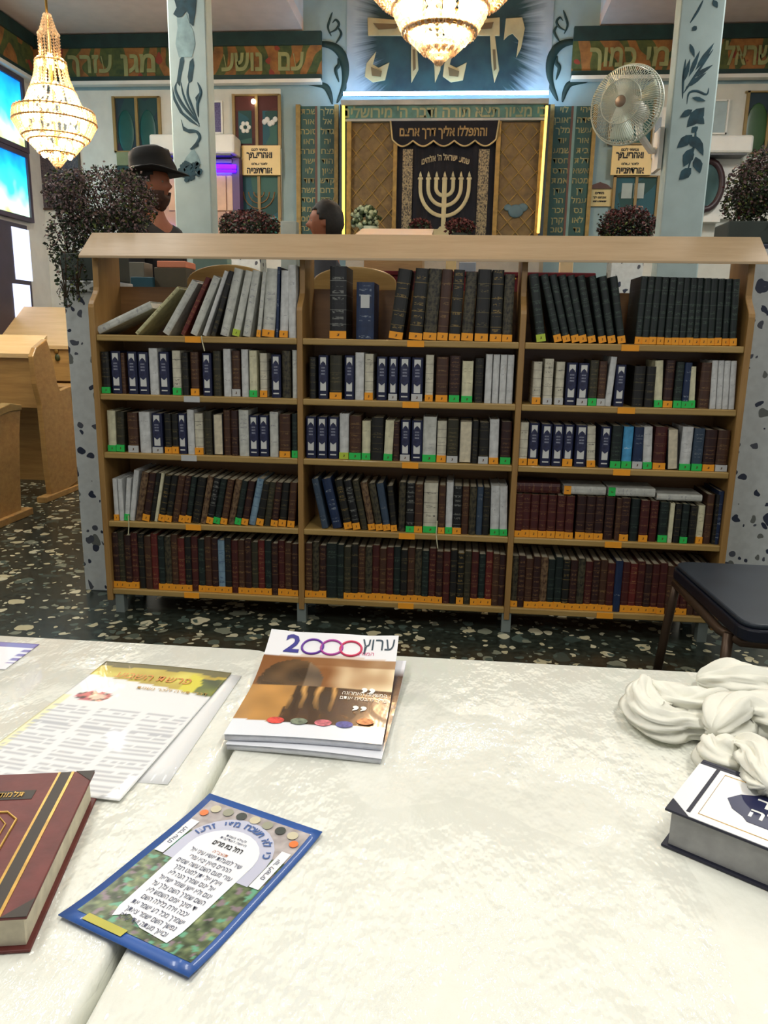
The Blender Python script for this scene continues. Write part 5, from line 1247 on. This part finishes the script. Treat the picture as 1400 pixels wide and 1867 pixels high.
# ------------------------------------------------------------------ black chair by the table
ch = thing('banquet_chair', 'black padded chair with brown tube frame between bookcase and table', 'chair', (1.08, 2.52, 0), rz=.0)
ZS_ = .445
A_, B_, C_, D_ = Vector((.825, 2.87)), Vector((.865, 2.2)), Vector((1.36, 2.25)), Vector((1.36, 2.87))
def roundrect(P, r, n=6):
    out = []; m_ = len(P)
    for i in range(m_):
        p = P[i]; a = (P[i-1]-p).normalized(); b = (P[(i+1) % m_]-p).normalized()
        for k in range(n+1):
            t_ = k/n; s0 = p+a*r; s1 = p+b*r; out.append(tuple((1-t_)**2*s0+2*t_*(1-t_)*p+t_**2*s1))
    return out
VIN = plain('black_vinyl', (40, 48, 58), .42, var=.1); VIN2 = plain('dark_vinyl_side', (16, 20, 34), .4)
mb = MB(); rrp = roundrect([A_, B_, C_, D_], .07)
mb.mat(1).prism(rrp, 'Z', ZS_-.045, ZS_-.004); mb.mat(0)
cen = sum((Vector(q) for q in rrp), Vector((0, 0)))/len(rrp)
mb.prism([tuple(cen+(Vector(q)-cen)*.97) for q in rrp], 'Z', ZS_-.004, ZS_+.012)
mb.build('seat', [VIN, VIN2], ch, bevel=.006)
zf = ZS_-.062; r_ = .0165
def rail(pts, name='frame'): MB().tube(pts, r_, 10).build(name, DARKM, ch, smooth=True)
rail([(.84, 2.82, zf), (.845, 2.6, zf), (.86, 2.38, zf-.01), (.90, 2.30, zf-.015), (1.0, 2.29, zf-.015), (1.3, 2.29, zf)])
rail([(.84, 2.76, zf), (1.3, 2.77, zf)])
for pts in ([(.845, 2.82, zf+.01), (.835, 2.83, .28), (.815, 2.85, .012)], [(.87, 2.33, zf+.0), (.865, 2.32, .25), (.85, 2.30, .012)], [(1.31, 2.30, zf), (1.33, 2.28, .012)], [(1.31, 2.77, zf), (1.33, 2.80, .012)]): rail(pts, 'leg')
rail([(1.31, 2.30, zf), (1.36, 2.30, .6), (1.41, 2.32, .88)], 'back_post'); rail([(1.31, 2.77, zf), (1.36, 2.77, .6), (1.41, 2.75, .88)], 'back_post')
MB().box((1.37, 2.31, .58), (1.41, 2.76, .90)).build('backrest', VIN, ch, bevel=.015)

# ------------------------------------------------------------------ tables and covers
TZ = .75
def clothm():
    m, nt, b = newmat('plastic_covered_cloth'); v = coords(nt)
    wv = tex_noise(nt, coords(nt, 'Object', (900, 900, 900)), 1, 1); f = tex_noise(nt, v, 40, 5, .6)
    base = ramp(nt, math_(nt, 'ADD', math_(nt, 'MULTIPLY', wv, .4), math_(nt, 'MULTIPLY', f, .6)), [(.3, lin((222, 223, 211))), (.7, lin((230, 231, 221)))])
    nt.links.new(base, b.inputs['Base Color']); b.inputs['Roughness'].default_value = .7
    b.inputs['Coat Weight'].default_value = 1.0; b.inputs['Coat Roughness'].default_value = .025; b.inputs['Coat IOR'].default_value = 1.5
    w1 = tex_noise(nt, coords(nt, 'Object', (1, .55, 1)), 34, 3, .6); w2 = tex_noise(nt, v, 4.5, 2)
    msk = N(nt, 'ShaderNodeMapRange'); msk.inputs[1].default_value = .46; msk.inputs[2].default_value = .62
    nt.links.new(tex_noise(nt, coords(nt, 'Object', (1, .5, 1)), 5.5, 2), msk.inputs[0])
    h = math_(nt, 'ADD', math_(nt, 'MULTIPLY', w1, math_(nt, 'ADD', math_(nt, 'MULTIPLY', msk.outputs[0], .75), .12)), w2)
    bump(nt, b, h, .95, .035, 'Coat Normal'); bump(nt, b, f, .1, .004)
    return m
CLO = clothm()
XS = -.272
def tbl(x0, x1, y0, y1, label):
    t = thing('folding_table', label, 'table', ((x0+x1)/2, (y0+y1)/2, 0), 0, 'tables pushed together in the foreground')
    MB().box((x0, y0, TZ-.035), (x1, y1, TZ-.004)).build('tabletop', WOODB, t, bevel=.003)
    for x in (x0+.08, x1-.08):
        for y in (y0+.08, y1-.08): MB().tube([(x, y, .0), (x, y, TZ-.035)], .018, 10).build('leg', GREYM, t, smooth=True)
YN, YE = .05, 1.168
tbl(-1.55, XS-.006, YN, YE-.01, 'left table under the white plastic covered cloth, in the foreground'); tbl(XS+.006, 1.5, YN, YE, 'right table under the white plastic covered cloth, in the foreground')
def cover(x0, x1, y0, y1, r, label, seed):
    pts = roundrect([Vector((x0, y1)), Vector((x0, y0)), Vector((x1, y0)), Vector((x1, y1))], r, 5)
    n = len(pts); mb = MB(); vs = []; cen = Vector(((x0+x1)/2, (y0+y1)/2))
    # fine grid on top, rounded lip and hanging skirt
    def nz(x, y): return .0014*mnoise.noise(Vector((x*5+seed, y*5, 0)))+.0006*mnoise.noise(Vector((x*17, y*17, seed)))
    levels = [(-.0, 0), (.004, -.002), (.007, -.008), (.0075, -.05), (.010, -.16)]
    top = [Vector(p) for p in pts]
    rings = []
    for off, dz in levels:
        ring = []
        for i, p in enumerate(top):
            q = p-cen; d = Vector((math.copysign(min(1, max(0, (abs(q.x)-(x1-x0)/2+r)/r)), q.x), math.copysign(min(1, max(0, (abs(q.y)-(y1-y0)/2+r)/r)), q.y)))
            if d.length > 0: d.normalize()
            wv = .006*math.sin(i*2.1) if dz < -.1 else 0
            ring.append((p.x+d.x*(off+max(0, wv)), p.y+d.y*(off+max(0, wv)), TZ+dz))
        rings.append(ring)
    for rg in rings: vs += rg
    fs = []
    for a_ in range(len(rings)-1):
        for i in range(n): j = (i+1) % n; fs.append((a_*n+i, a_*n+j, (a_+1)*n+j, (a_+1)*n+i))
    fs.append(list(range(n))[::-1])
    mb.add(vs, fs); o = mb.build('plastic_covered_tablecloth', CLO, smooth=True)
    so = o.modifiers.new('s', 'SOLIDIFY'); so.thickness = .0012; so.offset = 1
    return tag(o, label, 'tablecloth', 'white tablecloths under clear plastic')
cover(-1.57, XS-.012, YN-.01, YE+.005, .045, 'white tablecloth under shiny clear plastic on the left table', 1)
cover(XS+.012, 1.52, YN-.01, YE+.012, .03, 'white tablecloth under clear plastic on the right table, beneath the crumpled cloth', 2)
# plastic ridge along the join (clear sheet folded down between the tables)
TT = TZ+.0015

# blue prayer card
cw, cl = .149, .212
cc = (V_ := (G(375, 1452, TT)+G(355, 1792, TT))*.5)
ang = math.atan2(-.053, .139)
card = thing('prayer_card', 'blue bordered prayer card with green garden print lying across the table join', 'card', (cc.x, cc.y, TT), ang)
def cz(x, y): return .0012+.010*max(0, (y-.05)/.056)**2*.35+.004*max(0, (-y-.05)/.056)**2
BLUEC = plain('card_blue', (44, 88, 160), .35, var=.08, coat=.3)
grid_mesh('card_sheet', cw, cl, 6, 16, cz, None, BLUEC, card, thick=.001, origin=(-cw/2, -cl/2))
def cardcol(u, v):
    n = mnoise.noise(Vector((u*11, v*16, 1)))*.8+mnoise.noise(Vector((u*26, v*34, 3)))*.8
    if v > .74:
        b_ = (168, 160, 158); return tuple(int(c+n*26) for c in b_)
    g = (84+n*80, 100+n*76, 66+n*60)
    if mnoise.noise(Vector((u*20, v*26, 8))) > .32: g = (128, 112, 120)
    if mnoise.noise(Vector((u*16, v*20, 18))) > .3: g = (96, 160, 128)
    return tuple(max(10, min(240, c)) for c in g)
ins = .009
grid_mesh('garden_print', cw-2*ins, cl-2*ins-.004, 60, 84, lambda x, y: cz(x, y)+.0004, cardcol, vcol('printed_card', .35, .3), card, origin=(-cw/2+ins, -cl/2+ins+.004))
def bend(off): return lambda p: (p.x, p.y, p.z)
def cardpoly(name, pts, m, off, nsub=None):
    # triangle fan bent with the card
    bm = bmesh.new(); vs_ = [bm.verts.new((x, y, 0)) for x, y in pts]; bm.faces.new(vs_)
    for yy in [i*.02-.1 for i in range(11)]:
        bmesh.ops.bisect_plane(bm, geom=bm.verts[:]+bm.edges[:]+bm.faces[:], plane_co=(0, yy, 0), plane_no=(0, 1, 0))
    me = bpy.data.meshes.new(name)
    for v in bm.verts: v.co.z = cz(v.co.x, v.co.y)+off
    bm.normal_update(); bm.to_mesh(me); bm.free(); me.materials.append(m); o = bpy.data.objects.new(name, me); C.objects.link(o); o.parent = card; return o
ARW = plain('card_white', (226, 228, 232), .35, var=.02)
LAV = plain('card_lavender', (186, 188, 206), .4, var=.05)
arch = lambda w, y0, y1, ya: [(-w, y0), (w, y0), (w, y1)]+[(w*math.cos(k*PI/12), y1+(ya-y1)*math.sin(k*PI/12)) for k in range(1, 12)]+[(-w, y1)]
cardpoly('arch_band', arch(.052, .004, .035, .086), LAV, .0007)
cardpoly('text_panel', [(-.033, -.083), (-.02, -.074), (.0, -.083), (.033, -.086), (.036, -.07)]+arch(.040, 0, .03, .068)[2:]+[(-.040, .03), (-.037, -.07)], ARW, .0010)
cardpoly('side_ribbon', [(-.064, .005), (-.053, .005), (-.053, .062), (-.064, .062)], ARW, .0012); cardpoly('side_ribbon', [(.053, .005), (.064, .005), (.064, .062), (.053, .062)], ARW, .0012)
PSALM = 'שיר למעלות אשא עיני אל\nההרים מאין יבא עזרי\nעזרי מעם השם עשה שמים\nוארץ אל יתן למוט רגלך\nאל ינום שמרך הנה לא\nינום ולא יישן שומר ישראל\nהשם שמרך השם צלך על\nיד ימינך יומם השמש לא\nיככה וירח בלילה השם\nישמרך מכל רע ישמר את\nנפשך השם ישמר צאתך\nובואך מעתה ועד עולם'
INKB = plain('card_ink', (70, 74, 96), .6, var=0)
def cfn(oy): return lambda p: (p.x, p.y, p.z)
def ctext(name, s, size, m, x, y, width=None, rz=0, line=1.0, fn=None, bold=.0):
    o = text(name, s, size, m, card, (x, y, 0), rot=(0, 0, rz), ext=.0, width=width, line=line, fn=fn, bold=bold)
    for v in o.data.vertices: v.co.z = cz(v.co.x, v.co.y)+.0016
    return o
ctext('prayer_text', PSALM, .0088, INKB, 0, -.028, width=.066, line=1.05)
ctext('name_text', 'רחל בת מרים', .010, INK, 0, .042, width=.036, bold=.0002)
ctext('small_text', 'לעילוי נשמת\nהאשה הצדקנית', .005, INKB, 0, .054)
ctext('small_text', 'תנצב"ה', .006, plain('card_red', (190, 120, 90), .5, var=0), 0, .030)
BLT = plain('card_blue_ink', (60, 92, 150), .5, var=0)
msg = 'כי לא תשכח מפי זרעו'
for i, chh in enumerate(msg):
    a = math.radians(18+144*i/(len(msg)-1)); x = .046*math.cos(a); y = .034+.043*math.sin(a)
    if chh != ' ': ctext('arch_letter' if 0 else 'arch_lettering', chh, .012, BLT, x, y, rz=a-PI/2, bold=.0003)
ctext('ribbon_text', 'אור לישרים', .007, INKB, .0585, .034, rz=-PI/2+PI); ctext('ribbon_text', 'לזכר עולם', .007, INKB, -.0585, .034, rz=-PI/2+PI)
for i, x in enumerate((-.050, -.034, -.017, .0, .017, .034, .050)):
    pts = [(x+.006*math.cos(k*PI/7), .0895-.5*abs(x)*.12+.0058*math.sin(k*PI/7)) for k in range(14)]
    cardpoly('medallion', pts, plain('medal_%d' % (i % 3), ((196, 188, 160), (150, 150, 130), (60, 66, 62))[i % 3], .4), .0014)
for x in (-.058, .058):
    cardpoly('orange_flower', [(x+.005*math.cos(k*PI/5), .076+.005*math.sin(k*PI/5)) for k in range(10)], plain('card_orange', (230, 120, 60), .4), .0016)
cardpoly('yellow_banner', [(-.052, -.100), (-.006, -.100), (-.006, -.091), (-.052, -.091)], plain('card_yellow', (178, 172, 62), .4), .0012)

# magazines
def magz(label, cx, cy, rz, w, l, t0, curl, z0, main=True):
    t = thing('magazine', label, 'magazine', (cx, cy, z0), rz, 'magazines in the stack')
    def zf_(x, y): return t0+curl*max(0, (y+.02)/(l/2))**2*1.0+.004*math.sin((x/w+.5)*PI)*.6+.010*max(0, (abs(x)/(w/2))-.55)*max(0, (y/(l/2)))
    o = grid_mesh('pages', w*.99, l*.99, 12, 14, lambda x, y: zf_(x, y)-.0012, None, PAPER if 0 else plain('magazine_pages', (206, 208, 214), .5, var=.1, scale=80), t, thick=t0*.85, origin=(-w*.495, -l*.495))
    def col(u, v):
        n = mnoise.noise(Vector((u*7, v*7, 2))); n2 = mnoise.noise(Vector((u*26+n*3, v*16, 5)))
        if v > .80+.03*math.sin(u*3): return (228, 228, 230)
        if v < .13+.035*abs(2*u-1)**1.5: return (226, 230, 236)
        # sky, globe, sand
        if v > .80: return (214, 196, 180)
        if v > .54:
            if (u-.26)**2/.055+(v-.58)**2/.04 < 1: g = .75+.5*n; c_ = (104, 78, 50); return tuple(max(20, min(240, c*g+40*(u > .36))) for c in c_)
            k = max(0, min(1, (u-.4)*1.6+n*.5)); a_ = (128, 82, 44); b_ = (240, 222, 184); k = k if v < .74 else k*.4; return tuple(a_[i]*(1-k)+b_[i]*k for i in range(3))
        if u < .30+.1*(v-.3) : k = .5+.5*n; return tuple((1-k*.25)*c for c in (206, 150, 78))
        ten = math.sin((u-.42)*62+n*2+v*6)
        if .30 < u < .62 and v > .30-.2*abs(u-.46): 
            k = max(0, ten)*min(1, (v-.2)*3.5); return (62+150*k, 44+116*k, 24+66*k)
        return (72+30*n2, 50+22*n2, 30+14*n2)
    if main: grid_mesh('cover', w, l, 70, 90, zf_, col, vcol('printed_cover', .25, .5), t, origin=(-w/2, -l/2))
    else: grid_mesh('cover', w, l, 10, 12, zf_, lambda u, v: (226, 228, 234) if v < .14 or v > .9 else (64, 40, 34), vcol('printed_cover', .25, .5), t, origin=(-w/2, -l/2))
    return t, zf_
magz('lower magazine showing at the right and front under the top one', -.168, .985, -.05, .20, .262, .008, .008, TT, False)
mg, zf_ = magz('magazine with sepia cover and 2000 title on top of the stack', -.177, .996, .0, .203, .262, .009, .026, TT+.0095)
def mtext(name, s, size, m, x, y, rev=True, width=None, bold=.0, rz=0):
    o = text(name, s, size, m, mg, (x, y, 0), rot=(0, 0, rz), ext=0, rev=rev, width=width, bold=bold)
    for v in o.data.vertices: v.co.z = zf_(v.co.x, v.co.y)+.0008
    return o
NAVYI = plain('title_navy', (44, 44, 130), .4, var=0)
mtext('title_number', '2', .050, NAVYI, -.062, .104, rev=False, bold=.0012)
for x, c_ in ((-.030, (96, 40, 150)), (.0, (170, 60, 150)), (.030, (206, 50, 90))):
    mb = MB().tube([(x+.0165*math.cos(k*PI/14), .101+.0150*math.sin(k*PI/14), zf_(x+.0165*math.cos(k*PI/14), .101+.0150*math.sin(k*PI/14))+.0012) for k in range(28)], .0018, 6, closed=True)
    mb.build('title_ring', plain('ring_%d' % c_[0], c_, .4, var=0), mg, local=True, smooth=True)
mtext('title_word', 'ערוץ', .036, plain('title_teal', (36, 60, 74), .4, var=0), .072, .112, width=.05)
mtext('subtitle', 'המגזין', .010, plain('title_pink', (200, 70, 120), .4, var=0), .055, .093)
WIN = plain('white_ink', (235, 235, 228), .4, var=0)
mtext('quote_marks', ',,', .05, WIN, .068, .022, rev=False, bold=.001); mtext('quote_text', 'המשימה האחרונה\nצריך להבטיח אותם', .014, WIN, .064, -.010, width=.066); mtext('quote_marks', ',,', .05, WIN, .062, -.030, rev=False, bold=.001)
for i, x in enumerate((-.043, -.012, .020, .048, .074)):
    mb = MB().add([(x+.0115*math.cos(k*PI/8), -.092+.010*abs(x)*8*.1*.0+.0085*math.sin(k*PI/8)+.012*(i == 4), zf_(x, -.092)+.0012) for k in range(16)], [list(range(16))])
    mb.build('round_badge', plain('badge_%d' % i, ((214, 70, 60), (110, 120, 100), (200, 110, 120), (90, 90, 150), (220, 140, 90))[i], .4, var=.5, scale=200), mg, local=True)

# leaflets on the left table
def sheet(label, cx, cy, rz, w, l, z0, colf, nx=60, ny=80, cut=True):
    t = thing('leaflet', label, 'leaflet', (cx, cy, z0), rz, 'printed leaflets on the left table')
    grid_mesh('page', w, l, nx, ny, lambda x, y: .0012+.0015*math.sin(x*20+1)*math.sin(y*14), colf, vcol('printed_paper', .5, .25), t, thick=.0008, origin=(-w/2, -l/2)); return t
def lf1(u, v):
    n = mnoise.noise(Vector((u*5, v*12, 4))); n2 = mnoise.noise(Vector((u*22, v*40, 9)))
    if v > .86-.11*u:
        if u > .74 and v < .93+n*.05: return (96+60*n, 104+60*n, 52) if u > .86+.1*n else (206, 196, 60)
        if v > .955+n*.03: return (104, 98, 62)
        g = (190+30*n, 172+40*n, 74+30*n); return g
    d_ = ((u-.22)/.13)**2+((v-.66)/.045)**2
    if d_ < 1:
        if (u-.25)**2/.0035+(v-.66)**2/.0006 < 1: return (214, 190, 170)
        return (186, 96, 100) if n2 > -.1 else (66, 44, 48)
    y_ = (v*46) % 1
    if v < .60 and y_ > .55 and n2 > -.25 and abs((u*3) % 1-.5) < .44: return (176, 178, 182)
    if u < .06 and v < .66: return (226, 222, 180)
    return (222, 223, 222)
sheet('white leaflet showing only its edge under the one with the yellow header', -.418, .925, -.02, .205, .295, TT, lambda u, v: (222, 223, 222), 8, 8)
lf = sheet('white Hebrew leaflet with yellow-green header and round portrait', -.448, .912, -.085, .21, .34, TT+.003, lf1)
o = text('header_text', 'פרשת השבוע', .028, plain('header_orange', (206, 132, 60), .5, var=0), lf, (.0, .122, .004), rot=(0, 0, 0), ext=0, width=.12)
o = text('header_text', 'דברי תורה לזכר נשמת', .012, plain('header_tan', (190, 150, 70), .5, var=0), lf, (.045, .088, .004), rot=(0, 0, 0), ext=0)
t = thing('leaflet', 'leaflet with violet print cut off at the left edge of the far table corner', 'leaflet', (-.755, 1.095, TT), .0, 'printed leaflets on the left table')
grid_mesh('page', .15, .10, 40, 30, lambda x, y: .0012, lambda u, v: (120, 110, 170) if (v > .82 or (u > .9 and v > .2 and int(v*12) % 2 == 0)) else (226, 224, 228), vcol('printed_paper'), t, thick=.0008, origin=(-.075, -.05))

# maroon book at the left edge
th_ = .036
P = G(173, 1405, TT+th_)
mbk = thing('thick_book', 'maroon hardback with gold Hebrew title at the lower left corner', 'book', (P.x, P.y, TT), math.radians(11.5), 'large books on the table')
MAR = plain('maroon_leather', (98, 40, 36), .5, var=.2, scale=40, bumpy=.1); DBR = plain('dark_band', (48, 40, 32), .5); GF = plain('gold_foil', (186, 148, 70), .35, .5, var=.2, scale=60)
W_, L_ = .168, .222
MB().box((-W_, -L_, 0), (.0, 0, .003)).box((-W_, -L_, th_-.003), (.0, 0, th_)).box((-W_-.003, -L_, 0), (-W_, 0, th_)).build('cover', MAR, mbk, local=True, bevel=.001)
MB().box((-W_, -L_+.006, .0032), (-.005, -.006, th_-.0032)).build('pages', PAPER, mbk, local=True)
mb = MB(); mb.box((-.037, -L_+.001, th_), (-.024, -.001, th_+.0004)); mb.build('dark_band', DBR, mbk, local=True)
mb = MB(); mb.box((-.0385, -L_+.001, th_), (-.036, -.001, th_+.0006)); mb.box((-.0245, -L_+.001, th_), (-.0215, -.001, th_+.0006)); mb.build('gold_line', GF, mbk, local=True)
for q in ([(-.022, -L_), (0, -L_), (0, -L_+.022)], [(-.02, 0), (0, -.0), (0, -.02)]): MB().prism(q, 'Z', th_, th_+.0005).build('corner_patch', DBR, mbk, local=True)
def mbt(name, s, size, x, y, m=GF, width=None): return text(name, s, size, m, mbk, (x, y, th_+.001), rot=(0, 0, 0), ext=.0002, width=width)
mb = MB(); mb.box((-.125, -.050, th_), (-.052, -.034, th_+.0005)); mb.build('title_plate', DBR, mbk, local=True); mbt('gold_title', 'תלמוד ירושלמי', .014, -.092, -.042, width=.06)
mb = MB(); fp = [(-.135, -.145), (-.068, -.145), (-.055, -.132), (-.055, -.085), (-.068, -.072), (-.135, -.072)]
mb.tube([(x, y, th_+.0006) for x, y in fp], .0012, 6); fp2 = [(-.13, -.138), (-.072, -.138), (-.063, -.128), (-.063, -.092), (-.073, -.08), (-.13, -.08)]
mb.tube([(x, y, th_+.0006) for x, y in fp2], .0008, 6); mb.build('gold_frame', GF, mbk, local=True)
mb = MB(); mb.prism([(-.13, -.125), (-.068, -.125), (-.068, -.095), (-.13, -.095)], 'Z', th_, th_+.0005); mb.build('title_plate', DBR, mbk, local=True); mbt('gold_title', 'ברכות', .026, -.098, -.110, width=.055)

# white book at the right edge
th2 = .045
P = G(1200, 1470, TT+th2)
rz2 = math.radians(-34)
wb = thing('thick_book', 'thick white prayer book with navy title plate at the right edge', 'book', (P.x+.006, P.y-.002, TT), rz2, 'large books on the table')
W2, L2 = .185, .118      # local x along its length, y away from the viewer
NV = plain('navy_cover_edge', (24, 26, 44), .5, var=.1); WC = plain('white_book_cover', (226, 227, 226), .35, var=.02)
MB().box((0, 0, 0), (W2, L2, .003)).box((0, 0, th2-.003), (W2, L2, th2)).box((0, L2, 0), (W2, L2+.006, th2)).build('cover', NV, wb, local=True, bevel=.001)
MB().box((.006, .005, .0032), (W2-.004, L2-.001, th2-.0032)).build('pages', GREYP, wb, local=True)
MB().prism([(.0, .024), (.024, .001), (W2, .001), (W2, L2-.007), (.0, L2-.007)], 'Z', th2, th2+.0006).build('white_panel', WC, wb, local=True)
mb = MB(); mb.box((.019, .008, th2+.0006), (.023, L2-.007, th2+.001)); mb.build('navy_line', NV, wb, local=True)
mb = MB(); mb.tube([(W2, .012, th2+.0008), (.03, .012, th2+.0008), (.03, L2-.014, th2+.0008), (W2, L2-.014, th2+.0008)], .0005, 4); mb.build('thin_line', GF, wb, local=True)
pts = [(.045, .060), (.054, .076), (.066, .083), (.072, .090), (.13, .090), (.15, .075), (.16, .060), (.15, .045), (.13, .030), (.072, .030), (.066, .037), (.054, .044)]
MB().prism(pts, 'Z', th2+.0006, th2+.0012).build('title_plate', plain('title_plate_navy', (24, 30, 70), .4), wb, local=True)
text('title_lettering', 'סידור\nתפלה', .024, WIN, wb, (.100, .060, th2+.0014), rot=(0, 0, 0), ext=.0001, width=.06, bold=.0004)

# crumpled white cloth
def crumple(name, paths, m, parent):
    mb = MB()
    for path, R_, ph in paths:
        P_ = [Vector(p) for p in path]; Q = []
        for i in range(len(P_)-1):
            p0, p1, p2, p3 = P_[max(i-1, 0)], P_[i], P_[i+1], P_[min(i+2, len(P_)-1)]
            for k in range(12):
                t = k/12; Q.append(.5*((2*p1)+(p2-p0)*t+(2*p0-5*p1+4*p2-p3)*t*t+(3*p1-p0-3*p2+p3)*t**3))
        Q.append(P_[-1]); n = len(Q); seg = 48; vs = []; ref = Vector((0, 0, 1))
        for i, p in enumerate(Q):
            t = (Q[min(i+1, n-1)]-Q[max(i-1, 0)]).normalized(); u = t.cross(ref).normalized(); w = u.cross(t).normalized()
            R0 = R_*(math.sin(PI*(i+.6)/(n+.2))**.45)
            for k in range(seg):
                a = 2*PI*k/seg
                rr_ = R0*(1+.20*math.sin(a*5+i*.12+ph)+.16*math.sin(a*11-i*.25+ph*2)+.10*math.sin(a*19+i*.3)+.45*mnoise.noise(Vector((math.cos(a)*1.4+ph, math.sin(a)*1.4, i*.09))))
                q = p+(u*math.cos(a)*1.15+w*math.sin(a)*.85)*rr_; vs.append(q)
        fs = []
        for i in range(n-1):
            for k in range(seg): k2 = (k+1) % seg; fs.append((i*seg+k, (i+1)*seg+k, (i+1)*seg+k2, i*seg+k2))
        fs.append(list(range(seg))); fs.append([(n-1)*seg+k for k in range(seg)][::-1]); mb.add(vs, fs)
    for i in range(len(mb.v)):
        x, y, z = mb.v[i]; mb.v[i] = (x, y, max(z, TT+.0005+.0015*(z > TT)))
    o = mb.build(name, m, parent, smooth=True); return o
CLW = plain('white_cotton', (222, 221, 208), .85, var=.05, scale=30, bumpy=.15)
def gp(px, py, z): return tuple(G(px, py, TT+z))
o = crumple('crumpled_cloth', [([gp(1180, 1240, .03), gp(1172, 1275, .02), gp(1195, 1315, .018), gp(1250, 1320, .018), gp(1310, 1325, .02)], .024, 0),
                               ([gp(1190, 1250, .02), gp(1230, 1285, .02), gp(1280, 1290, .025), gp(1340, 1280, .02)], .026, 2.),
                               ([gp(1270, 1240, .012), gp(1330, 1245, .015), gp(1420, 1260, .018), gp(1480, 1290, .02)], .030, 4.),
                               ([gp(1300, 1335, .03), gp(1350, 1305, .035), gp(1420, 1320, .035), gp(1480, 1350, .03)], .032, 1.2),
                               ([gp(1302, 1350, .025), gp(1318, 1385, .022), gp(1350, 1395, .022)], .024, 3.3),
                               ([gp(1335, 1355, .03), gp(1380, 1375, .04), gp(1392, 1415, .05), gp(1400, 1435, .062)], .020, 5.1)], CLW, None)
tag(o, 'crumpled white cotton cloth at the right, behind the thick white book', 'cloth')
# light fittings that carry the lamps
WHERE = ['above the left foreground table', 'above the right foreground table', 'between the tables and the bookcase', 'above the left study desks', 'on the right side of the hall, level with the bookcase', 'near the left chandelier', 'behind the right painted column']
for ci, (x, y, z, w, l, p_) in enumerate(CEIL_LIGHTS):
    t = thing('ceiling_light', 'fluorescent ceiling light '+WHERE[ci], 'lamp', (x, y, z), 0, 'fluorescent lights under the ceiling')
    MB().box((x-w/2-.03, y-l/2-.03, z-.035), (x+w/2+.03, y+l/2+.03, z+.02)).build('housing', WHITE, t)
    MB().tube([(x, y, z+.02), (x, y, ZC if not (xa < x < xb and y > 2.2) else 5.1)], .01, 8).build('hanger', GREYM, t)
